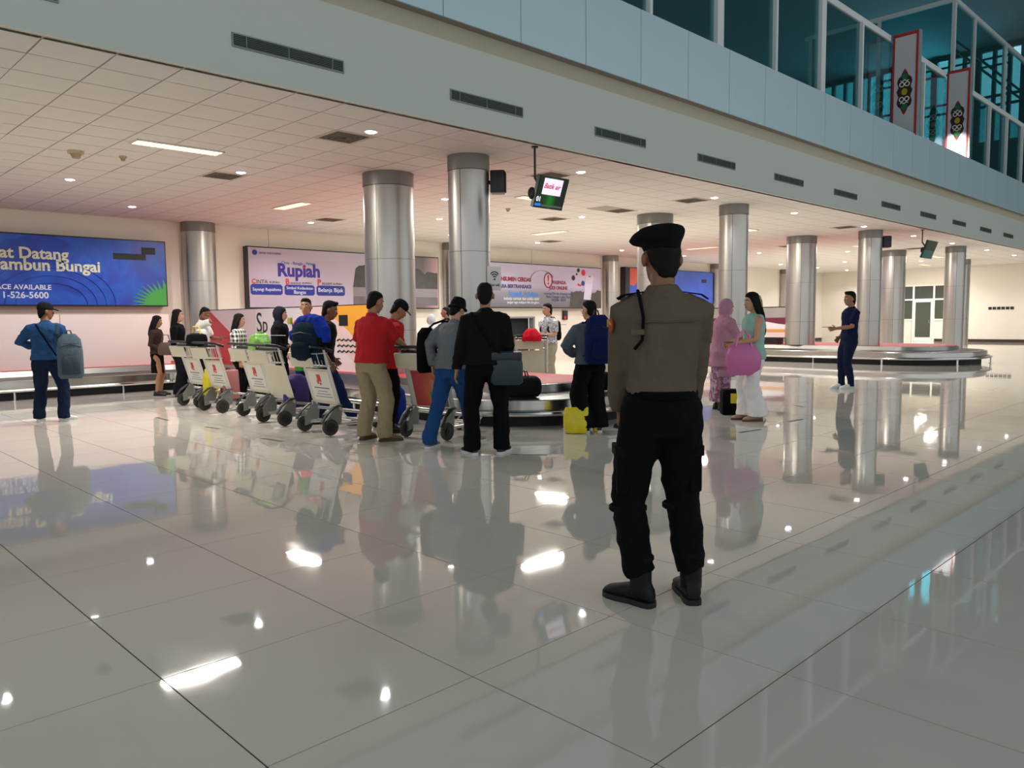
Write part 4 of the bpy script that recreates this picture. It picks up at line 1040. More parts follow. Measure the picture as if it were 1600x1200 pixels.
HEADR = [(-.118, .045, .022, .022), (-.108, .035, .045, .040), (-.085, .022, .068, .054), (-.055, .014, .080, .062), (-.02, .006, .090, .069), (.02, .002, .096, .074), (.06, -.002, .094, .073), (.09, -.006, .082, .064), (.112, -.008, .055, .044), (.122, -.008, .02, .016)]
def person(label, x, y, face, H, skin='mid', lean=0.0, belly=0.0, wid=1.0, head=(0, 0), hands=None, feet=None, elbow=None, crouch=0.0,
           top=None, bottom=None, shoes=None, hair='short', hat=None, seated=False, z=0.0, group=None, voxel=0.0085, extras=None, side=0.0):
    k = H / 1.75
    t = thing('person', label, 'person', (x, y, z), math.radians(face), group)
    t.scale = (k, k, k)
    sk = mat('skin_' + skin, SKIN[skin], 0.5, noise=0.05, nscale=12)
    hands = hands or {}; feet = feet or {}; elbow = elbow or {}
    pel = V(0, side * 0.3, .95 - crouch); che = V(lean * .6, side * .8, 1.25 - crouch); sho = V(lean, side, 1.42 - crouch * 1.05)
    neck = V(lean - .005, side, 1.47 - crouch * 1.05); hy, hp = math.radians(head[0]), math.radians(head[1])
    Rh = rotz(hy) @ roty(hp)
    hc = neck + V(.02 + math.sin(hp) * .08, 0, .155 - abs(math.sin(hp)) * .015)
    b = MB()
    b.loft([(hc + Rh @ V(cx, 0, dz), Rh @ V(rx, 0, 0), Rh @ V(0, ry, 0)) for dz, cx, rx, ry in HEADR], 18)
    b.tube([hc + Rh @ V(.088, 0, .02), hc + Rh @ V(.104, 0, -.012), hc + Rh @ V(.112, 0, -.03)], [.009, .013, .014], 8)
    b.tube([hc + Rh @ V(.09, 0, -.036), hc + Rh @ V(.108, 0, -.034)], [.018, .012], 8)
    b.tube([hc + Rh @ V(.085, -.02, -.062), hc + Rh @ V(.094, 0, -.060), hc + Rh @ V(.085, .02, -.062)], .010, 6)
    for s_ in ((-1, 1) if not (hat and hat['type'] in ('hood', 'hijab')) else ()):
        b.ball(hc + Rh @ V(-.004, s_ * .086, -.010), 0.023, .015, .036, 10, 6, Rh @ rotz(-s_ * .35))
    b.tube([neck + V(-.02, 0, -.09), neck + V(-.01, 0, 0), hc + Rh @ V(-.012, 0, -.06)], [.068, .056, .056], 14)
    def torso(inf, zlo, zhi=1.475, w=1.0, bel=belly, hemf=1.0):
        R_ = [(.84, .105, .165), (.92, .112, .172), (1.0, .104, .158), (1.08, .10, .147), (1.18, .105, .156), (1.28, .114, .170), (1.36, .112, .172), (1.42, .092, .150), (1.455, .068, .100), (1.478, .058, .066)]
        out = []
        for z_, rx, ry in R_:
            if z_ < zlo - 1e-6 or z_ > zhi: continue
            f = (z_ - .95) / .47
            if f <= 0: c = pel + V(0, 0, z_ - .95)
            else: c = pel + (sho - pel) * f + V(0, 0, (z_ - .95) - .47 * f)
            if z_ > 1.42: c = V(sho[0] - .004, sho[1], z_ - crouch * 1.05)
            bl_ = bel * math.exp(-((z_ - 1.05) / .13) ** 2)
            fl = hemf if z_ < 1.0 else 1.0
            out.append((c + V(bl_ * .5, 0, 0), V((rx + inf + bl_ * .6) * w * fl, 0, 0), V(0, (ry + inf + bl_ * .3) * w * wid * fl, 0)))
        if zlo < .84:
            n_ = max(1, int((.84 - zlo) / .1)); base = out[0]
            pre = []
            for i in range(n_ + 1):
                zz_ = zlo + (.84 - zlo) * i / (n_ + 1)
                g = 1 + (hemf - 1) * (.84 - zz_) / max(.01, .84 - zlo)
                pre.append((V(base[0][0], base[0][1], zz_ - crouch * .5), base[1] * g, base[2] * g))
            out = pre + out
        return out
    b.loft(torso(0, .84), 18, p=2.3)
    arms = {}
    for n_, s_ in (('L', 1), ('R', -1)):
        sp = sho + V(-.005, s_ * .170 * wid, -.028)
        tgt = V(*hands.get(n_, (.06 + lean * .3, s_ * .27 * max(1, wid * .97), .84 - crouch)))
        hint = V(*elbow.get(n_, (-.8, s_ * .5, -.25)))
        el, wr = ik(sp, tgt, .285, .255, hint)
        arms[n_] = (sp, el, wr)
        b.tube([sp + V(0, -s_ * .05, .006), sp + V(0, s_ * .008, -.016), sp + (el - sp) * .5, el, el + (wr - el) * .35, wr], [.055, .056, .046, .040, .041, .027], 12)
        dh = nrm(wr - el); sd = np.cross(dh, V(0, 1, 0)); sd = V(1, 0, 0) if np.linalg.norm(sd) < .4 else nrm(sd)
        nn = nrm(np.cross(sd, dh)) * 1.0
        if nn @ V(0, -s_, 0) < 0: nn = -nn
        kn = wr + dh * .085
        b.loft([(wr - dh * .01, sd * .026, nn * .019), (wr + dh * .03, sd * .036, nn * .017), (wr + dh * .07, sd * .041, nn * .015), (kn + dh * .005, sd * .038, nn * .012)], 12)
        for q, (o_, ln, sp_) in enumerate(((-.0345, .058, -.16), (-.0115, .072, -.05), (.0115, .078, .05), (.0345, .070, .15))):
            f0 = kn + sd * o_ - dh * .012; d1 = nrm(dh + sd * sp_ + nn * .15); d2 = nrm(dh + sd * sp_ + nn * .75); d3 = nrm(dh * .6 + sd * sp_ + nn * 1.1)
            p1 = f0 + d1 * ln * .52; p2 = p1 + d2 * ln * .34; p3 = p2 + d3 * ln * .26
            b.tube([f0, p1, p2, p3], [.0098, .0092, .0085, .007], 8)
        th0 = wr + dh * .022 + sd * .026; th1 = th0 + nrm(dh * .7 + sd * .9 + nn * .35) * .042; th2 = th1 + nrm(dh * 1.0 + sd * .3 + nn * .4) * .034
        b.tube([th0 - sd * .01, th0, th1, th2], [.013, .0125, .011, .0085], 8)
    legs = {}
    for n_, s_ in (('L', 1), ('R', -1)):
        fx, fy, fr = feet.get(n_, (0.0, s_ * .105, s_ * 12))
        hip = pel + V(0, s_ * .088 * wid, -.03)
        ank = V(fx - .0, fy, .085)
        kn_, an_ = ik(hip, ank, .43, .42, V(math.cos(math.radians(fr)), math.sin(math.radians(fr)), 0))
        an_ = ank if np.linalg.norm(an_ - ank) < .12 else ank
        legs[n_] = (hip, kn_, an_, math.radians(fr))
        b.tube([hip + V(0, 0, .04), hip + V(0, s_ * .005, -.06), hip + (kn_ - hip) * .5, kn_, kn_ + (an_ - kn_) * .3 + V(-.012, 0, 0), an_], [.085, .088, .072, .052, .053, .036], 14)
        fd = V(math.cos(math.radians(fr)), math.sin(math.radians(fr)), 0); fs_ = V(-fd[1], fd[0], 0)
        rings = []
        for u, hh, wd in ((-.055, .018, .022), (-.045, .034, .031), (0, .045, .034), (.06, .034, .038), (.12, .024, .044), (.165, .018, .038), (.185, .010, .022)):
            rings.append((ank + fd * u + V(0, 0, -.085 + hh + .012), fs_ * wd, V(0, 0, hh)))
        b.loft(rings, 12)
    body = organic(b, 'body', sk, t, voxel, 3)
    # face
    fv = MB(); bro = MB()
    for s_ in (-1, 1):
        e = hc + Rh @ V(.083, s_ * .031, .012)
        fe = MB().ball(e, .012, .012, .010, 10, 6).build('eye', eyew, t, smooth=True)
        MB().ball(e + Rh @ V(.0075, 0, 0), .006, .006, .006, 8, 5).build('iris', eyem, fe, smooth=True)
        bro.tube([hc + Rh @ V(.094, s_ * .015, .036), hc + Rh @ V(.092, s_ * .035, .040), hc + Rh @ V(.078, s_ * .052, .034)], [.004, .005, .003], 5)
    bro.build('eyebrows', hairm, t)
    MB().tube([hc + Rh @ V(.090, -.022, -.060), hc + Rh @ V(.102, -.008, -.057), hc + Rh @ V(.102, .008, -.057), hc + Rh @ V(.090, .022, -.060)], [.004, .008, .008, .004], 6).build('mouth', lipm, t, smooth=True)
    # hair
    def hring(lst): return [(hc + Rh @ V(cx, 0, dz), Rh @ V(rx, 0, 0), Rh @ V(0, ry, 0)) for dz, cx, rx, ry in lst]
    if hair:
        hb = MB()
        if hair != 'hijab':
            if hair == 'crop':
                hb.loft(hring([(-.10, -.066, .018, .036), (-.075, -.060, .030, .048), (-.04, -.045, .052, .068), (.0, -.032, .070, .0775), (.04, -.020, .083, .080), (.075, -.008, .092, .078), (.105, -.006, .078, .063), (.128, -.008, .040, .034)]), 16)
            else:
                hb.loft(hring([(-.115, -.070, .016, .036), (-.085, -.062, .030, .05), (-.05, -.045, .055, .070), (.0, -.032, .073, .077), (.04, -.024, .084, .080), (.07, -.012, .094, .080), (.10, -.004, .092, .074), (.125, -.004, .066, .054), (.140, -.004, .03, .026)]), 16)
            if hair == 'quiff': hb.ball(hc + Rh @ V(.055, 0, .112), .045, .055, .026)
            if hair in ('long', 'longloose'):
                L_ = .30 if hair == 'long' else .42
                hb.loft(hring([(.08, -.03, .06, .08), (.0, -.055, .058, .086), (-.10, -.085, .045, .088), (-.20, -.105, .040, .085), (-L_, -.11, .032, .07), (-L_ - .06, -.105, .015, .03)]), 14)
                for s_ in (-1, 1):
                    hb.tube([hc + Rh @ V(.03, s_ * .06, .075), hc + Rh @ V(.0, s_ * .080, -.01), hc + Rh @ V(-.02, s_ * .082, -.10), hc + Rh @ V(-.05, s_ * .085, -.24)], [.030, .034, .034, .018], 8)
            if hair == 'pony': hb.tube([hc + Rh @ V(-.10, 0, .02), hc + Rh @ V(-.14, 0, -.05), hc + Rh @ V(-.13, 0, -.2)], [.03, .035, .015], 8)
            organic(hb, 'hair', hairm, t, .011, 2, 0.012, cltex2)
    # lower clothes
    if bottom:
        bm_ = bottom['mat']; bt = bottom.get('type', 'trousers'); fit = bottom.get('fit', 0.0); vx = .014
        cb = MB()
        if bt in ('trousers', 'shorts', 'wide'):
            R_ = torso(.018, .80, 1.06); cb.loft(R_, 16, p=2.2)
            for n_ in 'LR':
                hip, kn_, an_, fr = legs[n_]; s_ = 1 if n_ == 'L' else -1
                hem = an_ + V(-.005, 0, -.035 + bottom.get('hem', 0))
                wdd = bottom.get('hemw', .060)
                kk = bottom.get('knee', .072)
                pts_ = [hip + V(0, 0, .05), hip + V(0, s_ * .005, -.07), hip + (kn_ - hip) * .5, kn_, kn_ + (an_ - kn_) * .45 + V(-.012, 0, 0), an_ + V(-.004, 0, .06), hem]
                rr_ = [.09 + fit, .104 + fit, .090 + fit, kk + fit, kk - .003 + fit, wdd + .002 + fit, wdd + .004 + fit]
                if bt == 'shorts': pts_, rr_ = pts_[:4], rr_[:4]
                cb.tube(pts_, rr_, 14)
        elif bt in ('skirt', 'dress'):
            zl = bottom.get('z', .5); wf_ = bottom.get('flare', 1.1)
            mid = V((feet.get('L', (0,))[0] + feet.get('R', (0,))[0]) / 2, 0, 0)
            rr_ = [(V(mid[0], mid[1], zl), V(.13 * wf_, 0, 0), V(0, .17 * wf_, 0)), (V(mid[0] * .6, 0, (zl + .85) / 2), V(.125 * (1 + wf_) / 2, 0, 0), V(0, .172 * (1 + wf_) / 2, 0))] + torso(.014, .84, 1.06)
            cb.loft(rr_, 18, p=2.1)
        organic(cb, bottom.get('name', 'trousers' if bt != 'skirt' else 'skirt'), bm_, t, vx, 3, bottom.get('fold', .034))
    if top:
        tb = MB(); fit = top.get('fit', .016)
        tb.loft(torso(fit, top.get('hem', .92), 1.475, hemf=top.get('flare', 1.03)), 18, p=2.25)
        sl = top.get('sleeve', 'long')
        if sl:
            for n_ in 'LR':
                sp, el, wr = arms[n_]; s_ = 1 if n_ == 'L' else -1
                ar = top.get('arm', .0)
                if sl == 'long':
                    tb.tube([sp + V(0, -s_ * .06, .004), sp + V(0, s_ * .010, -.018), sp + (el - sp) * .5, el, el + (wr - el) * .5, wr + (el - wr) * .02], [.060 + ar, .064 + ar, .062 + ar, .056 + ar, .052 + ar, .040 + ar], 14)
                else:
                    tb.tube([sp + V(0, -s_ * .06, .004), sp + V(0, s_ * .010, -.018), sp + (el - sp) * .5, sp + (el - sp) * .85], [.060 + ar, .068 + ar, .068 + ar, .070 + ar], 14)
        if top.get('collar', True):
            tb.tube([neck + V(-.012, 0, -.035), neck + V(-.01, 0, .005), neck + V(-.006, 0, .018)], [.082, .070, .066], 14)
        if top.get('fold_collar'):
            tb.loft([(neck + V(-.018, 0, -.028), V(.098, 0, 0), V(0, .098, 0)), (neck + V(-.010, 0, .030), V(.066, 0, .012), V(0, .066, 0))], 18)
        organic(tb, top.get('name', 'shirt'), top['mat'], t, .013, 3, top.get('fold', .030))
        if top.get('hood') == 'down': organic(MB().tube([neck + V(-.03, .09, -.02), neck + V(-.1, .05, -.03), neck + V(-.115, 0, -.05), neck + V(-.1, -.05, -.03), neck + V(-.03, -.09, -.02)], [.025, .045, .055, .045, .025], 10), 'hood', top['mat'], t, .014, 2, .01)
    if shoes:
        so_ = shoes.get('sole')
        for n_ in 'LR':
            hip, kn_, an_, fr = legs[n_]
            fd = V(math.cos(fr), math.sin(fr), 0); fs_ = V(-fd[1], fd[0], 0)
            sb = MB(); up_ = []
            for u, hh, wd in ((-.072, .022, .026), (-.060, .046, .038), (0, .054, .042), (.06, .042, .044), (.12, .032, .050), (.175, .024, .044), (.205, .014, .024)):
                up_.append((an_ + fd * u + V(0, 0, -.085 + hh + .014), fs_ * wd, V(0, 0, hh)))
            sb.loft(up_, 14)
            if shoes.get('boot'): sb.tube([an_ + V(-.008, 0, -.02), an_ + V(-.008, 0, .07), an_ + V(-.008, 0, .15)], [.052, .053, .056], 14)
            sh = organic(sb, 'shoe', shoes['mat'], t, .010, 2)
            if so_:
                ps = []
                for u, wd in ((-.078, .018), (-.066, .036), (-.03, .042), (.04, .038), (.11, .048), (.17, .046), (.20, .030), (.214, .010)): ps.append((u, wd))
                poly = [(u, w_) for u, w_ in ps] + [(u, -w_) for u, w_ in reversed(ps)]
                pp = [tuple((an_ + fd * u + fs_ * w_)[:2]) for u, w_ in poly]
                MB().prism(pp, .0, .026).build('sole', so_, sh)
    if hat:
        hm = hat['mat']; ht = hat['type']; hb = MB()
        if ht == 'cap':
            hb.loft(hring([(.028, -.002, .107, .086), (.06, -.002, .110, .088), (.10, -.004, .098, .078), (.132, -.006, .065, .052), (.146, -.006, .02, .016)]), 18)
            organic(hb, 'cap', hm, t, .010, 2)
            vb = MB(); vb.loft([(hc + Rh @ V(.09, 0, .042), Rh @ V(0, .070, 0), Rh @ V(0.002, 0, .010)), (hc + Rh @ V(.135, 0, .036), Rh @ V(0, .066, 0), Rh @ V(0.001, 0, .007)), (hc + Rh @ V(.172, 0, .022), Rh @ V(0, .040, 0), Rh @ V(0.001, 0, .005))], 14)
            vb.build('visor', hat.get('visor', hm), t, smooth=True)
        elif ht == 'bucket':
            hb.loft(hring([(.0, -.004, .135, .118), (.012, -.004, .130, .112), (.03, -.004, .108, .088), (.09, -.004, .100, .080), (.135, -.006, .075, .062), (.148, -.006, .02, .02)]), 18)
            organic(hb, 'bucket_hat', hm, t, .011, 2, .01)
    # top clothes that wrap the head
    if hat and hat['type'] in ('hijab', 'hood'):
        hb = MB(); dz_ = hat.get('drop', .30)
        fx = .0 if hat['type'] == 'hijab' else -.012
        hb.loft(hring([(-.125, -.022, .078, .070), (-.09, -.022, .088, .082), (-.04, -.024 + fx, .100, .094), (.02, -.022 + fx, .108, .098), (.07, -.018, .108, .092), (.11, -.018, .088, .072), (.14, -.02, .04, .036)]), 18)
        hb.loft([(sho + V(-.01, 0, -dz_), V(.175, 0, 0), V(0, .25, 0)), (sho + V(-.01, 0, -dz_ * .5), V(.165, 0, 0), V(0, .255, 0)), (sho + V(-.01, 0, .0), V(.125, 0, 0), V(0, .21, 0)), (neck + V(-.01, 0, .02), V(.082, 0, 0), V(0, .085, 0)), (hc + V(-.02, 0, -.11), V(.075, 0, 0), V(0, .072, 0))] if hat['type'] == 'hijab' else
                [(neck + V(-.02, 0, -.05), V(.09, 0, 0), V(0, .12, 0)), (neck + V(-.02, 0, .02), V(.085, 0, 0), V(0, .09, 0)), (hc + V(-.02, 0, -.11), V(.08, 0, 0), V(0, .075, 0))], 18)
        organic(hb, hat['type'], hat['mat'], t, .012, 3, .012)
    info = dict(t=t, hc=hc, Rh=Rh, neck=neck, sho=sho, pel=pel, arms=arms, legs=legs, k=k, che=che)
    if extras: extras(info)
    return info

def cloth(n, c, **k):
    m = mat(n, c, 0.88, noise=0.14, nscale=5, bump=0.7, bscale=11, stretch=(1.6, 1.6, .8), spec=0.12, **k)
    for q in m.node_tree.nodes:
        if q.type == 'BUMP': q.inputs['Distance'].default_value = 0.022
    return m
black = cloth('black_cloth', '#08090b'); black2 = cloth('charcoal_cloth', '#121113'); denim = cloth('denim_jacket', '#24466f'); denim2 = cloth('dark_jeans', '#151f38')
whitec = cloth('white_cloth', '#e2dedb'); khaki = cloth('khaki_trousers', '#9a8a6d'); redc = cloth('red_polo', '#b3242a'); greyc = cloth('grey_sweater', '#6d7277')
mint = cloth('mint_cloth', '#93b8ac'); pinkc = cloth('pink_hijab', '#b27f93'); navyc = cloth('navy_cloth', '#141a3c'); jeansb = cloth('blue_jeans', '#22467a')
olive = cloth('uniform_shirt', '#5d5446'); brownc = cloth('brown_cloth', '#3a2a26'); creamt = cloth('cream_trousers', '#a59c8b'); greyh = cloth('grey_hoodie', '#575d68')
wshoe = mat('white_shoe', '#d9d8d4', 0.5); bshoe = mat('black_shoe', '#141416', 0.4); tanshoe = mat('tan_shoe', '#6a5233', 0.6); gshoe = mat('grey_shoe', '#7d7d7c', 0.7)
boot = mat('black_boot', '#0a0b0e', 0.5, spec=.25, bump=0.2, bscale=60); solew = mat('sole_white', '#cfcfcd', 0.6); soleb = mat('sole_black', '#0d0d0e', 0.6)

def pbag(parent, name, m, size, loc, rot=(0, 0, 0), p=3.0):
    """a soft bag body as a child: size = full extents"""
    sx, sy, sz = [v / 2 for v in size]
    b = MB().loft([(V(0, 0, -sz), V(sx * .8, 0, 0), V(0, sy * .8, 0)), (V(0, 0, -sz * .85), V(sx, 0, 0), V(0, sy, 0)), (V(0, 0, sz * .2), V(sx, 0, 0), V(0, sy, 0)), (V(0, 0, sz * .75), V(sx * .9, 0, 0), V(0, sy * .88, 0)), (V(0, 0, sz), V(sx * .45, 0, 0), V(0, sy * .5, 0))], 20, p=p)
    o = b.build(name, m, parent, smooth=True); o.location = loc; o.rotation_euler = rot
    return o
def backpack(label, m, m2, loc, rz, size=(.18, .30, .44), strap=None, tilt=0.0, group=None):
    """separate thing: local +x points away from the wearer's back"""
    t = thing('backpack', label, 'backpack', loc, rz, group); t.rotation_euler = (0, tilt, rz)
    sx, sy, sz = size
    pbag(t, 'main_compartment', m, size, (sx / 2, 0, sz / 2))
    pk = pbag(t, 'front_pocket', m2, (sx * .4, sy * .72, sz * .42), (sx * 1.05, 0, sz * .30))
    MB().tube([(sx * 1.27, -sy * .28, sz * .46), (sx * 1.28, sy * .28, sz * .46)], .006, 5).build('zip', blackp, pk)
    MB().tube([(sx * .9, -sy * .40, sz * .70), (sx * 1.02, 0, sz * .76), (sx * .9, sy * .40, sz * .70)], .006, 5).build('zip', blackp, t)
    MB().tube([(.03, -.04, sz * .97), (.03, -.02, sz + .05), (.03, .02, sz + .05), (.03, .04, sz * .97)], .010, 6).build('grab_loop', blackp, t)
    if strap:
        for s_ in (-1, 1):
            MB().tube([(.02, s_ * sy * .28, sz * .92)] + [(a, s_ * sy * (.28 + b_), c) for a, b_, c in strap] + [(.02, s_ * sy * .38, sz * .15)], (.022), 6, flat=.25, ref=(0, 1, 0)).build('strap', m2, t)
    return t
def worn(info, dx, dz, label, m, m2, size, dy=0.0, strap=True, group=None):
    """backpack on a wearer's back, placed from the wearer's own frame"""
    t = info['t']; k = info['k']; a = t.rotation_euler.z
    lx, ly = (info['che'][0] - dx) * k, dy * k
    wx = t.location.x + lx * math.cos(a) - ly * math.sin(a); wy = t.location.y + lx * math.sin(a) + ly * math.cos(a)
    sh_ = 1.47 * k - dz * k
    st = [(-.05, .0, sh_), (-.13, .0, sh_ + .005), (-.23, .02, sh_ - .08), (-.27, .06, sh_ - .25), (-.20, .12, sh_ - .38)] if strap else None
    return backpack(label, m, m2, (wx, wy, t.location.z + dz * k), a + PI, size, st, group=group)
FG = 'travellers waiting around the nearer carousel'

# the officer in the foreground
def officer(i):
    t, hc, Rh = i['t'], i['hc'], i['Rh']
    bm_ = cloth('beret_black', '#0b0d10')
    b = MB()
    def rg(dz, cx, cy, rx, ry, rl=0.0): return (hc + Rh @ V(cx, cy, dz), Rh @ V(rx, 0, 0), Rh @ V(0, ry * math.cos(rl), ry * math.sin(rl)))
    b.loft([rg(.030, -.004, 0, .104, .083), rg(.058, -.004, 0, .106, .086), rg(.078, 0, .012, .124, .118, -.16), rg(.100, 0, .020, .128, .132, -.18), rg(.124, 0, .014, .112, .116, -.14), rg(.142, 0, .008, .075, .085, -.10), rg(.152, 0, 0, .03, .035, -.05)], 22)
    organic(b, 'beret', bm_, t, .009, 2, .008)
    # duty belt, epaulettes, lanyard, patch, pockets, knee pads
    pel = i['pel']
    MB().tube([pel + V(.118 * math.cos(a) * 1.12, .164 * math.sin(a), .05) for a in [2 * PI * q / 28 for q in range(28)]], [(.020, .004)] * 28, 6, closed=True, ref=(0, 0, 1)).build('belt', mat('leather_black', '#040405', 0.8, spec=.1), t, smooth=True)
    for s_, nm in ((1, 'L'), (-1, 'R')):
        sp = i['arms'][nm][0]
        MB().loft([(sp + V(0, -s_ * .085, .078), V(.024, 0, 0), V(0, .006, .002)), (sp + V(0, s_ * .02, .062), V(.030, 0, 0), V(0, .006, .004)), (sp + V(0, s_ * .045, .045), V(.028, 0, 0), V(0, .006, .006))], 10).build('epaulette', black, t)
    sp = i['arms']['L'][0]
    MB().tube([sp + V(-.01, -.045, .082), sp + V(-.085, -.045, .04), sp + V(-.125, -.055, -.04), sp + V(-.128, -.05, -.14), sp + V(-.10, -.02, -.18)], .008, 6).build('lanyard', black, t)
    box('shoulder_loop', olive, -.142, -.134, .10, .16, 1.275, 1.30, t, bevel=.003)
    MB().ball(sp + V(-.012, .076, -.075), .034, .012, .036, 12, 6).build('arm_patch', mat('patch_orange', '#a3421c', 0.7), t, smooth=True)
    MB().tube([sp + V(-.045, .082, -.07), sp + V(.0, .089, -.05), sp + V(.02, .088, -.08)], .005, 5).build('patch_braid', mat('patch_gold', '#c99a33', 0.5), t)
    MB().tube([V(-.120, -.15, 1.335), V(-.137, 0, 1.330), V(-.120, .15, 1.335)], .004, 5).build('yoke_seam', mat('seam_thread', '#514a3f', 0.9), t)
    for nm, s_ in (('L', 1), ('R', -1)):
        hip, kn_, an_, fr = i['legs'][nm]
        c = hip + (kn_ - hip) * .62 + V(0, s_ * .078, 0)
        pk = MB().box(c[0] - .075, c[0] + .075, c[1] - s_ * .045, c[1] + s_ * .010, c[2] - .12, c[2] + .08).build('thigh_pocket', black, t, bevel=.012)
        box('pocket_flap', black2, c[0] - .08, c[0] + .08, c[1] - s_ * .045, c[1] + s_ * .018, c[2] + .05, c[2] + .10, pk, bevel=.006)
        MB().tube([kn_ + V(.068 * math.cos(a) - .0, .082 * math.sin(a), -.045) for a in [2 * PI * q / 20 for q in range(20)]], [(.016, .010)] * 20, 6, closed=True, ref=(0, 0, 1)).build('knee_strap', black2, t, smooth=True)
        MB().tube([an_ + V(.055 * math.cos(a) - .008, .056 * math.sin(a), .145) for a in [2 * PI * q / 18 for q in range(18)]], [(.014, .008)] * 18, 6, closed=True, ref=(0, 0, 1)).build('boot_cuff', black2, t, smooth=True)
    for k_ in range(4):
        MB().ball(V(-.118 - .01, -.1 + .0 * k_, 1.0), .002, .002, .002)
person('person seen from behind in khaki uniform shirt, black beret, dark trousers and boots, foreground', 3.08, 2.12, 44, 1.79, 'dark', lean=.0, wid=.93, head=(14, 4),
       hands={'L': (.22, .165, .90), 'R': (.22, -.165, .90)}, elbow={'L': (-.5, .8, -.2), 'R': (-.5, -.8, -.2)}, feet={'L': (.0, .095, 48), 'R': (.05, -.15, 4)},
       top=dict(mat=olive, hem=.98, fit=.020, arm=.012, fold=.022, fold_collar=True), bottom=dict(mat=black, fit=.008, hem=.13, hemw=.060, fold=.034), shoes=dict(mat=boot, sole=soleb, boot=True), hair='crop', extras=officer, voxel=.008)

# man in denim at the left with cap and grey backpack
i = person('person in blue denim jacket and black cap walking away at the far left', 3.05, 12.42, 62, 1.68, 'dark', lean=.0, wid=1.08, belly=.02, head=(-62, 3),
       hands={'L': (.18, .16, 1.10)}, elbow={'L': (-.3, 1, -.1)}, feet={'L': (.05, .16, 5), 'R': (.02, -.17, -45)},
       top=dict(mat=denim, hem=.92, fit=.03, arm=.012, name='jacket'), bottom=dict(mat=denim2, fit=.012, hemw=.07), shoes=dict(mat=wshoe, sole=solew), hair='crop', hat=dict(type='cap', mat=cloth('cap_black', '#16181c')))
MB().tube([(-.12, .10, 1.44), (-.155, .02, 1.3), (-.15, -.06, 1.15), (-.13, -.15, .98)], .012, 6, flat=.4).build('sling_strap', black, i['t'])
gry = cloth('backpack_grey', '#4c5c66'); gry2 = cloth('backpack_darkgrey', '#35424b')
backpack('grey backpack hanging from the right shoulder of the denim jacket', gry, gry2, (3.25, 12.10, .62), math.radians(62 + 195), (.20, .32, .62), None, tilt=-.06)
MB().tube([(-.10, -.17, 1.18), (-.13, -.17, 1.30), (-.08, -.17, 1.43), (.02, -.17, 1.44), (.10, -.19, 1.30)], .02, 6, flat=.35, ref=(0, 1, 0)).build('bag_strap', cloth('backpack_darkgrey', '#35424b'), i['t'])

# two women and an older man behind the first trolleys
person('person with dark hair, brown top and black knee skirt, leftmost of the pair', 5.62, 15.35, -40, 1.52, 'mid', head=(10, 10),
       hands={'R': (.16, -.15, 1.0), 'L': (.2, .14, 1.02)}, top=dict(mat=brownc, hem=.9, fit=.02), bottom=dict(mat=black, type='skirt', z=.5, flare=1.02), shoes=dict(mat=bshoe, sole=soleb), hair='long', group=FG, voxel=.010)
person('person with very long black hair, black cardigan and wide dark trousers beside the brown top', 5.83, 14.85, -38, 1.63, 'light', head=(5, 0),
       hands={'R': (.2, -.13, 1.02), 'L': (.22, .12, 1.02)}, top=dict(mat=black, hem=.86, fit=.02), bottom=dict(mat=black2, type='wide', fit=.006, hemw=.095, knee=.085), shoes=dict(mat=gshoe, sole=soleb), hair='longloose', group=FG, voxel=.010)
person('person in white shirt holding one hand to the head and a phone in the other', 6.30, 14.90, -45, 1.68, 'dark', head=(0, 22), lean=.04,
       hands={'R': (.10, -.10, 1.55), 'L': (.32, .10, 1.12)}, elbow={'R': (.8, -.6, -.6), 'L': (-.4, .6, -.6)}, top=dict(mat=whitec, hem=.9, sleeve='short', fit=.02), bottom=dict(mat=black2), shoes=dict(mat=bshoe, sole=soleb), hair='crop', group=FG, voxel=.010,
       extras=lambda q: MB().box(.42, .56, .06, .14, 1.125, 1.135).build('phone', blackp, q['t']))
person('person with long black hair in a black and white plaid shirt beside the pink suitcase', 5.91, 12.50, -42, 1.52, 'light', head=(5, 5),
       hands={'R': (.08, -.22, .86), 'L': (.14, .2, .9)}, top=dict(mat=plaid_mat(), hem=.84, fit=.03, arm=.015, flare=1.08), bottom=dict(mat=black), shoes=dict(mat=bshoe, sole=solew), hair='longloose', group=FG, voxel=.010)
person('person in dark hoodie with the hood up behind the cream trolley', 6.22, 11.70, -40, 1.62, 'light', head=(0, 5), lean=.02,
       hands={'R': (.2, -.12, .98), 'L': (.2, .14, .98)}, top=dict(mat=black, hem=.86, fit=.035, arm=.02, name='hoodie'), bottom=dict(mat=black2), shoes=dict(mat=bshoe, sole=soleb), hair='crop', hat=dict(type='hood', mat=cloth('hood_navy', '#1b2029')), group=FG, voxel=.010)
tri = cloth('tricolour_blue', '#2c4c9c')
def tricol(q):
    box('white_yoke', whitec, .0, .142, -.10, .10, 1.34, 1.40, q['t'], bevel=.02)
person('person in red, white and blue shirt facing the camera behind the teal backpack', 6.24, 10.84, 205, 1.73, 'mid', head=(20, 0),
       hands={'R': (.1, -.26, .92), 'L': (.16, .24, .95)}, top=dict(mat=cloth('tricolour_red', '#c23a44'), hem=.9, sleeve='short', fit=.018), bottom=dict(mat=denim2), shoes=dict(mat=bshoe, sole=soleb), hair='quiff', group=FG, extras=tricol, voxel=.0095)
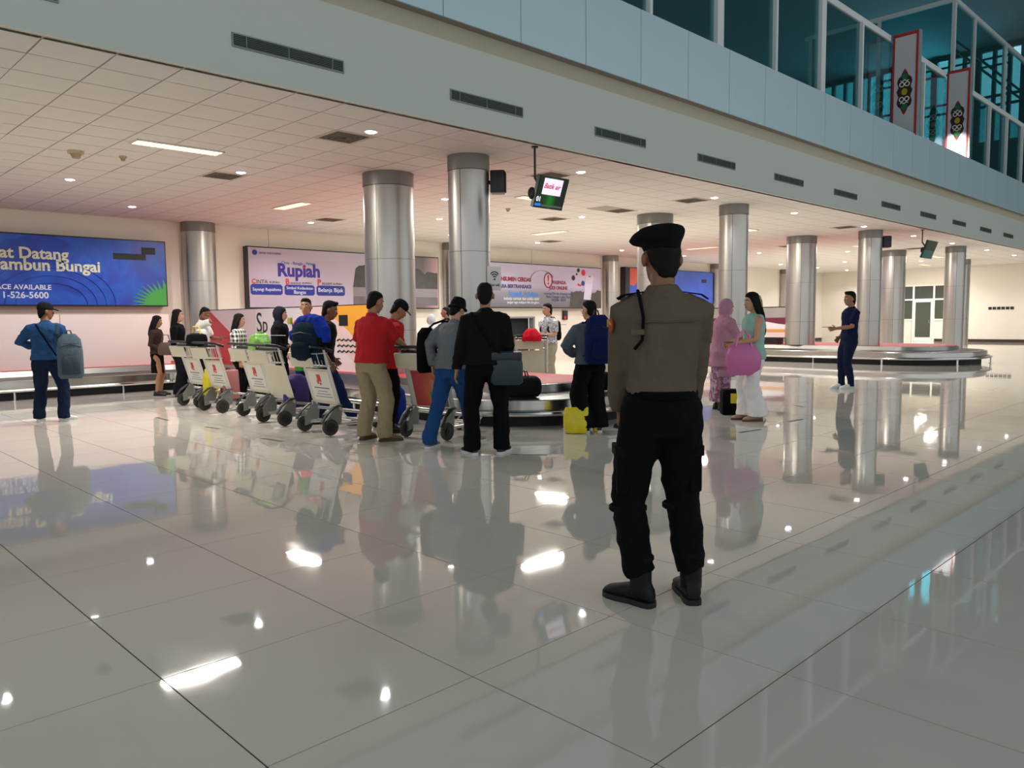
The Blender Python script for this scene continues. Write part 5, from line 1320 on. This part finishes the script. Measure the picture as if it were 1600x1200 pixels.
person('person in dark short-sleeved polo and navy trousers leaning by the teal backpack', 5.52, 9.16, -38, 1.70, 'dark', head=(0, 14), lean=.05,
       hands={'R': (.10, -.24, .86), 'L': (.10, .22, .9)}, elbow={'R': (-1, -.2, -.2)}, feet={'L': (-.14, .10, 8), 'R': (.36, -.12, -5)}, crouch=.05,
       top=dict(mat=black2, hem=.9, sleeve='short', fit=.018), bottom=dict(mat=cloth('navy_trousers', '#16244a'), fit=.01), shoes=dict(mat=bshoe, sole=soleb), hair='quiff', group=FG, voxel=.009)
person('person in red polo shirt and khaki trousers, back to the camera beside the picture trolley', 5.12, 7.50, 8, 1.72, 'mid', head=(-12, 16), lean=.05, wid=1.1, belly=.05,
       hands={'R': (.44, -.20, 1.03), 'L': (.30, .20, 1.06)}, elbow={'R': (-.5, -.5, -.8)}, feet={'L': (.0, .14, 10), 'R': (.04, -.17, -28)},
       top=dict(mat=redc, hem=.9, sleeve='short', fit=.03, arm=.008), bottom=dict(mat=khaki, fit=.012, hemw=.075, knee=.08), shoes=dict(mat=tanshoe, sole=mat('sole_gum', '#4a3a22', 0.7)), hair='crop', group=FG, voxel=.009)
person('person in black cap with tan visor and red shirt, head bowed behind the red polo', 5.68, 7.95, -28, 1.64, 'mid', head=(0, 34), lean=.10,
       hands={'R': (.36, -.1, 1.05), 'L': (.34, .12, 1.05)}, top=dict(mat=redc, hem=.84, sleeve='short', fit=.025), bottom=dict(mat=black), shoes=dict(mat=bshoe, sole=soleb), hair='crop', hat=dict(type='cap', mat=cloth('cap_black', '#16181c'), visor=mat('visor_tan', '#8a6f4c', 0.7)), group=FG, voxel=.0095)
i = person('person in grey sweater, black bucket hat and blue jeans stepping to the right', 5.52, 6.55, 12, 1.62, 'light', head=(-10, 18), lean=.10,
       hands={'L': (-.02, .27, .95), 'R': (.34, -.08, 1.05)}, feet={'L': (-.28, .12, 10), 'R': (.30, -.10, -5)}, top=dict(mat=greyc, hem=.88, fit=.045, arm=.025, name='sweater'), bottom=dict(mat=jeansb, fit=.016, hemw=.07), shoes=dict(mat=gshoe, sole=solew), hair='crop', hat=dict(type='bucket', mat=cloth('hat_black', '#111216')), group=FG, voxel=.0095)
sb = thing('shoulder_bag', 'black shoulder bag hanging at the left side of the grey sweater', 'bag', (5.44, 6.87, .80), math.radians(20))
pbag(sb, 'bag_body', black, (.34, .13, .50), (0, 0, .25))
MB().tube([(-.02, 0, .46), (.02, -.08, .54), (.07, -.17, .575), (.11, -.24, .55)], (.012), 6, flat=.5).build('strap', black, sb)
MB().tube([(-.1, .05, .3), (0, .07, .31), (.1, .05, .3)], .005, 5).build('zip', blackp, sb)
i = person('person in black long-sleeved shirt and black trousers with a satchel, tallest at the carousel', 5.40, 5.86, 46, 1.755, 'mid', wid=1.03, belly=.02, head=(-4, 2),
       hands={'L': (.02, .30, .86), 'R': (.16, -.20, .96)}, elbow={'L': (-.4, .6, -.2), 'R': (-.8, -.25, -.4)}, feet={'L': (-.02, .15, 30), 'R': (.02, -.15, -22)},
       top=dict(mat=black2, hem=.86, fit=.038, arm=.012, name='shirt'), bottom=dict(mat=black, fit=.014, hemw=.075), shoes=dict(mat=bshoe, sole=solew), hair='crop', group=FG, voxel=.009)
MB().tube([(-.10, .14, 1.45), (-.155, .06, 1.30), (-.165, -.06, 1.12), (-.12, -.2, .98)], .014, 6, flat=.35).build('bag_strap', black, i['t'])
st_ = thing('satchel', 'dark teal leather satchel at the right hip of the person in black', 'bag', (5.50, 5.66, .72), math.radians(46))
pbag(st_, 'bag_body', mat('satchel_teal', '#20303a', 0.45), (.13, .33, .34), (0, 0, .17))
box('flap', mat('satchel_dark', '#18242c', 0.45), -.07, .07, -.155, .155, .25, .335, st_, bevel=.02)
MB().tube([(-.02, .12, .30), (-.04, .17, .42), (-.06, .20, .50)], .014, 6, flat=.4).build('strap', blackp, st_)
MB().tube([(-.03, .135, .34), (-.035, .15, .38)], .012, 8).build('buckle', mat('chrome', '#c9ccd0', 0.15, 1.0), st_)
# backgrounds: behind the island
person('person in a black cap seen beyond the carousel, behind the grey sweater', 10.75, 12.55, 150, 1.62, 'mid', head=(0, 10), top=dict(mat=greyc, fit=.02), bottom=dict(mat=black), shoes=dict(mat=bshoe, sole=soleb), hair='crop', hat=dict(type='cap', mat=cloth('cap_black', '#16181c')), group='travellers behind the carousel', voxel=.012)
person('person in dark jacket looking left, beyond the carousel next to the thick column', 11.62, 13.94, 140, 1.68, 'dark', top=dict(mat=black2, fit=.02), bottom=dict(mat=black), shoes=dict(mat=bshoe, sole=soleb), hair='crop', group='travellers behind the carousel', voxel=.012)
person('person in pale headscarf and cream top half hidden by the thick column', 10.80, 13.45, 130, 1.50, 'light', head=(0, 8), top=dict(mat=cloth('cream_top', '#d8d2a8'), hem=.8, fit=.03), bottom=dict(mat=whitec, type='dress', z=.1, flare=1.2, name='skirt'), shoes=dict(mat=bshoe, sole=soleb), hair=None, hat=dict(type='hijab', mat=cloth('pale_scarf', '#b9bcc4')), group='travellers behind the carousel', voxel=.012)
person('person in yellow floral dress mostly hidden behind the person in black', 10.62, 10.95, 120, 1.50, 'light', head=(0, 10), top=dict(mat=blotch_mat('floral_yellow', ['#d9cf94', '#c2b45c', '#8f8a4d', '#efe9c8'], 9), hem=.84, fit=.03), bottom=dict(mat=blotch_mat('floral_yellow', ['#d9cf94'], 9), type='dress', z=.12, flare=1.2, name='skirt'), shoes=dict(mat=bshoe, sole=soleb), hair='long', group='travellers behind the carousel', voxel=.012)
i = person('person in grey and white batik shirt looking left behind the red island', 11.60, 10.72, 185, 1.69, 'light', head=(-30, 5),
       hands={'R': (.26, .02, 1.06), 'L': (.26, .10, 1.10)}, top=dict(mat=blotch_mat('batik', ['#e6e4e2', '#c6c6ca', '#6f7280', '#d8d8d8', '#8a8c96'], 11), hem=.86, sleeve='short', fit=.03, flare=1.08), bottom=dict(mat=creamt, fit=.014), shoes=dict(mat=gshoe, sole=solew), hair='short', group='travellers behind the carousel', voxel=.0095,
       extras=lambda q: MB().tube([(.10, -.07, 1.42), (.145, -.02, 1.2), (.14, 0, 1.12), (.145, .02, 1.2), (.10, .07, 1.42)], .006, 5).build('lanyard', mat('lanyard_pale', '#d5d5dd', .6), q['t']))
worn(i, .14, .98, 'black backpack worn by the person in the batik shirt', black, black2, (.16, .28, .42), group='backpacks worn by travellers')
i = person('person in grey hoodie and wide black trousers with glasses, back turned at the carousel', 7.30, 6.06, 66, 1.59, 'light', head=(28, 4), wid=1.05,
       hands={'L': (.22, .13, 1.04), 'R': (.2, -.14, 1.04)}, elbow={'L': (-.3, 1, -.1)}, feet={'L': (.0, .09, 60), 'R': (.0, -.12, -10)}, top=dict(mat=greyh, hem=.9, fit=.04, arm=.022, name='hoodie', hood='down'), bottom=dict(mat=black, type='wide', fit=.02, hemw=.12, knee=.10, hem=.02), shoes=dict(mat=bshoe, sole=solew), hair='short', group=FG, voxel=.009,
       extras=lambda q: MB().tube([q['hc'] + q['Rh'] @ V(.0, .082, .015), q['hc'] + q['Rh'] @ V(.098, .05, .014), q['hc'] + q['Rh'] @ V(.108, .03, -.005), q['hc'] + q['Rh'] @ V(.112, 0, .015)], .003, 5).build('glasses', mat('chrome', '#c9ccd0', 0.15, 1.0), q['t']))
worn(i, .15, .93, 'large navy backpack on the person in the grey hoodie', cloth('backpack_navy', '#101d4a'), cloth('backpack_navy2', '#0d1840'), (.17, .33, .58), group='backpacks worn by travellers')
person('person in black mostly hidden behind the officer left arm', 7.86, 5.86, 60, 1.66, 'mid', hands={'L': (.24, .16, 1.1)}, elbow={'L': (-.4, .8, -.3)}, top=dict(mat=black, fit=.03, arm=.02), bottom=dict(mat=black), shoes=dict(mat=bshoe, sole=soleb), hair='short', group=FG, voxel=.010)
person('person in long pink headscarf and floral dress right of the officer', 10.35, 6.08, -35, 1.64, 'light', head=(-5, 14), lean=.06, hands={'R': (.40, -.05, 1.08), 'L': (.40, .1, 1.08)},
       top=dict(mat=pinkc, fit=.04, arm=.04, hem=.70, flare=1.15), bottom=dict(mat=blotch_mat('floral_pink', ['#a97a92', '#7c4062', '#bda6b6', '#5d4a6a'], 9), type='dress', z=.14, flare=1.25, name='dress', fold=.03), shoes=dict(mat=bshoe, sole=soleb), hair=None, hat=dict(type='hijab', mat=pinkc, drop=.88), group=FG, voxel=.010)
def ribbon(q):
    MB().ball(q['hc'] + q['Rh'] @ V(-.09, -.02, .075), .02, .035, .03).tube([q['hc'] + q['Rh'] @ V(-.095, .03, .07), q['hc'] + q['Rh'] @ V(-.10, .07, .0), q['hc'] + q['Rh'] @ V(-.10, .08, -.08)], [.018, .016, .008], 6).build('hair_bow', mat('bow_beige', '#b99d80', .7), q['t'], smooth=True)
    hh = q['arms']['L'][2]
    MB().box(hh[0] + .06, hh[0] + .16, hh[1] - .05, hh[1] + .02, hh[2] - .0, hh[2] + .012).build('phone', blackp, q['t'])
person('person in sleeveless mint top and wide white trousers with a pink tote bag', 9.58, 5.14, 142, 1.70, 'light', head=(0, 8), wid=.93, hands={'L': (.30, .16, 1.08), 'R': (.30, -.10, 1.06)}, elbow={'L': (-.8, .3, -.6)},
       feet={'L': (-.02, .12, 0), 'R': (.06, -.08, 0)}, top=dict(mat=mint, hem=.84, sleeve=None, fit=.030, flare=1.12), bottom=dict(mat=whitec, type='wide', fit=.012, hemw=.12, knee=.10, hem=.02), shoes=dict(mat=mat('sandal_tan', '#9c7f68', .6), sole=mat('sole_brown', '#5a3a2c', .7)), hair='longloose', extras=ribbon, voxel=.009)
tb_ = thing('tote_bag', 'pink tote bag on the arm of the person in the mint top', 'bag', (9.33, 5.14, .62), math.radians(135))
pk_ = mat('tote_pink', '#c4669c', 0.45, noise=.06)
MB().loft([(V(.04, 0, 0), V(.14, 0, 0), V(0, .05, 0)), (V(.0, 0, .08), V(.22, 0, 0), V(0, .09, 0)), (V(0, 0, .24), V(.235, 0, 0), V(0, .10, 0)), (V(.02, 0, .38), V(.17, 0, 0), V(0, .06, 0)), (V(.03, 0, .43), V(.10, 0, 0), V(0, .02, 0))], 20, p=2.4).build('bag_body', pk_, tb_, smooth=True)
for s_ in (-.05, .05): MB().tube([(-.09, s_, .38), (-.06, s_ * .6, .52), (.0, 0, .60), (.08, s_ * .6, .52), (.12, s_, .38)], .012, 6, flat=.5).build('handle', mat('tote_handle', '#d67fb4', 0.45), tb_)
person('person in navy T-shirt and slim dark trousers holding a phone, standing alone at the right', 14.86, 6.02, 140, 1.83, 'mid', head=(0, 2), hands={'L': (.30, .12, 1.10), 'R': (.06, -.22, .94)}, elbow={'R': (-1, -.3, -.1), 'L': (-.3, .5, -.8)}, lean=-.02,
       feet={'L': (-.02, .06, 0), 'R': (.10, -.05, 0)}, top=dict(mat=navyc, hem=.92, sleeve='short', fit=.016), bottom=dict(mat=denim2, fit=.006, hemw=.052, knee=.066, fold=.018), shoes=dict(mat=wshoe, sole=solew), hair='quiff',
       extras=lambda q: MB().box(.40, .54, .07, .14, 1.12, 1.13).build('phone', blackp, q['t']), voxel=.010)

# ------------------------------------------------------------------ luggage and bags
def suitcase(label, m, m2, loc, rz, size=(.26, .40, .56), tilt=0.0, strap=None, lying=False):
    t = thing('suitcase', label, 'suitcase', loc, rz)
    t.rotation_euler = (0, tilt, rz)
    sx, sy, sz = size
    sh = box('shell', m, 0, sx, -sy / 2, sy / 2, .04, sz, t, bevel=.04)
    for k in range(5):
        yy = -sy / 2 + sy * (k + 1) / 6
        MB().box(-.004, .0, yy - .008, yy + .008, .1, sz - .06).build('rib', m, sh, bevel=.002)
    MB().tube([(sx / 2, -.09, sz - .005), (sx / 2, -.08, sz + .025), (sx / 2, .08, sz + .025), (sx / 2, .09, sz - .005)], .01, 6).build('handle', m2, t)
    for a in (.04, sx - .04):
        for b_ in (-sy / 2 + .04, sy / 2 - .04): MB().tube([(a, b_ - .012, .028), (a, b_ + .012, .028)], .028, 10, ref=(1, 0, 0)).build('wheel', tyre, t)
    for s_ in (-1, 1):
        for zz_ in (.07, sz - .03): MB().ball((.0, s_ * (sy / 2 - .03), zz_), .03, .035, .035, 10, 6).build('corner_guard', m2, t, smooth=True)
    if strap:
        MB().box(-.008, .0, -.03, .03, .04, sz).box(-.008, sx, -.03, .03, sz, sz + .006).build('luggage_strap', strap, t)
    return t
rose = mat('suitcase_rose', '#b3706f', 0.35, 0.2)
suitcase('rose pink hard suitcase with a black strap standing on a trolley', rose, blackp, (5.30, 11.84, .14), math.radians(-10), (.24, .34, .50), -.04, blackp)
suitcase('dark red suitcase on a trolley behind the carousel', mat('case_darkred', '#6d2320', .5), blackp, (10.78, 10.34, .20), math.radians(225), (.2, .3, .40))
def duffel(label, m, loc, rz, size, nm='duffel_bag', cat='bag', hcol=None):
    t = thing(nm, label, cat, loc, rz)
    sx, sy, sz = size
    MB().loft([(V(-sx / 2, 0, sz / 2), V(0, sy * .38, 0), V(0, 0, sz * .38)), (V(-sx * .42, 0, sz / 2), V(0, sy / 2, 0), V(0, 0, sz / 2)), (V(0, 0, sz * .5), V(0, sy / 2, 0), V(0, 0, sz * .5)), (V(sx * .42, 0, sz / 2), V(0, sy / 2, 0), V(0, 0, sz / 2)), (V(sx / 2, 0, sz / 2), V(0, sy * .38, 0), V(0, 0, sz * .38))], 16, p=2.8).build('bag_body', m, t, smooth=True)
    for s_ in (-1, 1): MB().tube([(-sx * .2, s_ * sy * .2, sz * .92), (-sx * .15, s_ * sy * .15, sz * 1.25), (sx * .15, s_ * sy * .15, sz * 1.25), (sx * .2, s_ * sy * .2, sz * .92)], .011, 6).build('handle', hcol or blackp, t)
    MB().tube([(-sx * .38, 0, sz * .995), (0, 0, sz * 1.005), (sx * .38, 0, sz * .995)], .006, 5).build('zip', blackp, t)
    return t
duffel('black suitcase lying on the belt right of the person in black', cloth('case_black', '#17191d'), (7.14, 7.10, .375), math.radians(-30), (.50, .36, .27), 'suitcase', 'suitcase')
duffel('black travel bag on the belt beside the grey hoodie person', black, (8.32, 6.85, .385), math.radians(-20), (.5, .28, .26))
# things on the trolleys
gp = mat('green_plastic', '#78b348', 0.35, noise=.1)
def sack(label, m, loc, rz, size, nm='plastic_bag', handles=True, disp=.05, cat='bag', inner=None):
    t = thing(nm, label, cat, loc, rz)
    sx, sy, sz = [v / 2 for v in size]
    b = MB().loft([(V(0, 0, .01), V(sx * .8, 0, 0), V(0, sy * .8, 0)), (V(0, 0, sz * .3), V(sx, 0, 0), V(0, sy, 0)), (V(0, 0, sz * 1.3), V(sx * .95, 0, 0), V(0, sy * .95, 0)), (V(0, 0, sz * 2), V(sx * .75, 0, 0), V(0, sy * .5, 0))], 18, p=3.2)
    if handles:
        for s_ in (-1, 1): b.tube([(s_ * sx * .4, 0, sz * 1.9), (s_ * sx * .35, 0, sz * 2.25), (s_ * sx * .1, 0, sz * 2.3), (-s_ * sx * .0, 0, sz * 1.95)], .012, 6)
    organic(b, 'bag_body', m, t, .012, 1, disp)
    if inner: box('contents', inner, -sx * .6, sx * .6, -sy * .5, sy * .5, sz * .2, sz * 1.95, t, bevel=.01)
    return t
sack('light green plastic bag standing in the basket of the cream trolley', gp, (5.12, 10.18, .93), 0, (.26, .36, .28), disp=.05)
sack('bright green plastic bag hanging low inside the cream trolley', mat('green_bright', '#2f9a2a', 0.4), (5.30, 9.35, .72), .2, (.18, .2, .26), disp=.04)
b_ = thing('laundry_bag', 'violet and dark bags loaded on the cream trolley deck', 'bag', (5.36, 9.66, .22), .1)
pbag(b_, 'bag_body', cloth('bag_violet', '#4c3a72'), (.34, .26, .44), (0, 0, .22)); pbag(b_, 'dark_pouch', black2, (.26, .2, .36), (.2, .16, .18))
sack('yellow plastic bag standing on the deck of the leftmost trolley', mat('yellow_plastic', '#e0cd18', 0.35, noise=.06), (5.36, 12.40, .20), .3, (.26, .18, .44), disp=.04)
yb = thing('handbag', 'black handbag with yellow trim in the basket of the second trolley', 'bag', (5.02, 12.05, 1.02), .2)
pbag(yb, 'bag_body', black, (.26, .32, .2), (0, 0, .1)); MB().tube([(0, -.1, .17), (0, -.07, .3), (0, .07, .3), (0, .1, .17)], .012, 6).build('handle', mat('yellow_trim', '#e3b51e', .5), yb)
pbag(yb, 'pale_pouch', mat('pouch_white', '#cfd2d6', .5), (.12, .2, .12), (.08, 0, .2))
bb_ = thing('handbag', 'brown handbag held by the leftmost of the two women', 'bag', (5.68, 15.05, .78), .7)
pbag(bb_, 'bag_body', mat('bag_brown', '#5a4236', .5), (.12, .32, .24), (0, 0, .12)); MB().tube([(0, -.1, .21), (0, -.05, .38), (0, .05, .38), (0, .1, .21)], .01, 6).build('handle', mat('bag_brown', '#5a4236', .5), bb_)
teal = cloth('backpack_teal', '#142838'); teal2 = cloth('backpack_teal2', '#101f2c')
backpack('big dark teal backpack standing in the trolley basket under the blue jacket', teal, teal2, (5.02, 8.47, .93), math.radians(180 + 10), (.24, .48, .46), None, tilt=.1)
jk = thing('folded_jacket', 'bright blue jacket bundled over the teal backpack', 'jacket', (4.90, 8.46, 1.25), math.radians(5))
jb = MB().tube([(.0, .30, .05), (.0, .16, .12), (.02, .0, .15), (.02, -.16, .12), (.0, -.28, .0), (-.02, -.36, -.12)], [.05, .07, .085, .095, .09, .05], 12).tube([(-.05, .28, .0), (-.08, .24, -.06), (-.06, .2, -.1)], [.05, .05, .03], 10)
organic(jb, 'jacket_body', cloth('jacket_blue', '#16359a'), jk, .013, 2, .04)
box('zip_pull', mat('tag_yellow', '#d9cf3a', .5), -.09, -.06, .26, .32, .10, .18, jk)
duffel('black camera pouch with chrome bar on the handle of the teal backpack trolley', black, (4.92, 8.22, 1.09), math.radians(90), (.22, .14, .12))
bp_ = backpack('royal blue bag standing behind the picture trolley near the belt', cloth('bag_royal', '#1c3282'), navyc, (6.18, 8.42, .36 - .36), math.radians(200), (.2, .3, .52))
rb = thing('cloth_bag', 'bright red gathered cloth bag on the trolley beyond the island', 'bag', (10.34, 9.97, .95), .4)
rb.scale = (.78, .78, .85)
rbm = MB()
for k in range(10):
    a = 2 * PI * k / 10
    rbm.tube([(.13 * math.cos(a), .17 * math.sin(a), .04), (.15 * math.cos(a), .19 * math.sin(a), .12), (.08 * math.cos(a), .10 * math.sin(a), .24), (.05 * math.cos(a), .07 * math.sin(a), .30)], [.06, .07, .05, .025], 8)
organic(rbm, 'bag_body', cloth('bag_red', '#d51f33'), rb, .013, 2, .02)
yp = thing('plastic_bag', 'yellow plastic shopping bag on the floor at the feet of the grey hoodie person', 'bag', (7.10, 6.12, 0), math.radians(-45))
b = MB().loft([(V(0, 0, .005), V(.13, 0, 0), V(0, .06, 0)), (V(0, 0, .1), V(.15, 0, 0), V(0, .08, 0)), (V(0, 0, .24), V(.145, 0, 0), V(0, .06, 0)), (V(.01, 0, .32), V(.14, 0, 0), V(0, .02, 0))], 18, p=3.5)
organic(b, 'bag_body', mat('shopping_yellow', '#d8c412', 0.4, noise=.08), yp, .011, 1, .03)
sk_ = thing('plastic_bag', 'small yellow bag between the feet of the grey hoodie person', 'bag', (7.38, 6.02, 0), 0)
organic(MB().loft([(V(0, 0, .004), V(.05, 0, 0), V(0, .04, 0)), (V(0, 0, .07), V(.06, 0, 0), V(0, .05, 0)), (V(0, 0, .13), V(.02, 0, 0), V(0, .02, 0))], 14), 'bag_body', mat('shopping_yellow', '#d8c412', 0.4), sk_, .009, 1, .02)
cb_ = thing('cooler_bag', 'black cooler bag with yellow panels and a shoulder strap on the floor', 'bag', (10.02, 5.62, 0), math.radians(-50))
cbb = box('bag_body', black, -.22, .22, -.13, .13, 0, .34, cb_, bevel=.03)
for a, b__ in ((-.11, .02), (.05, .13)): box('yellow_panel', mat('panel_yellow', '#c9b51c', .6), a - (.0), b__, -.138, -.131, .17, .31, cb_, bevel=.004)
box('yellow_panel', mat('panel_yellow', '#c9b51c', .6), .221, .228, -.10, .10, .03, .3, cb_, bevel=.004)
MB().tube([(.2, -.1, .30), (.3, -.16, .22), (.36, -.2, .05), (.28, -.2, .012), (.1, -.18, .012)], .012, 6, flat=.5).build('strap', blackp, cb_)
box('top_flap', black2, -.2, .2, -.11, .11, .338, .36, cb_, bevel=.01)

# worn strips of dark tape on the floor
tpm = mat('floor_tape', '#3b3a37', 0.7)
tp = [((4.27, 11.81), (4.24, 11.28), 'left of the trolleys'), ((4.33, 8.66), (4.38, 8.23), 'before the blank cream trolley'), ((4.31, 10.2), (4.35, 9.87), 'pale, left of the cream trolley'), ((5.54, 5.65), (5.76, 5.35), 'right of the person in black'),
      ((8.43, 4.69), (8.84, 4.63), 'at the feet of the pink scarf person'), ((9.73, 4.7), (10.1, 4.68), 'right of the mint top person, upper'), ((11.63, 5.54), (11.48, 5.31), 'near the reflection of the thick far column')]
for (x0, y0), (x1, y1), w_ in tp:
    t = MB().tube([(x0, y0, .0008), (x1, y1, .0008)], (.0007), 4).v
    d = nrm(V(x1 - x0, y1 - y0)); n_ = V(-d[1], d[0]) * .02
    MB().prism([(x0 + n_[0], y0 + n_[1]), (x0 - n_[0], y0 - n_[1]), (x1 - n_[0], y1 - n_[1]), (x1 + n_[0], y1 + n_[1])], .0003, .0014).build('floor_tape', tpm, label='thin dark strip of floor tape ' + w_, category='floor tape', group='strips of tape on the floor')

# ------------------------------------------------------------------ apply the modelling modifiers once
dg = bpy.context.evaluated_depsgraph_get()
res = []
for o in BAKE:
    me = bpy.data.meshes.new_from_object(o.evaluated_get(dg)); res.append(me)
for o, me in zip(BAKE, res):
    if not me.materials: me.materials.append(o.data.materials[0])
    o.modifiers.clear(); o.data = me
    me.polygons.foreach_set('use_smooth', [True] * len(me.polygons))
    me.update()
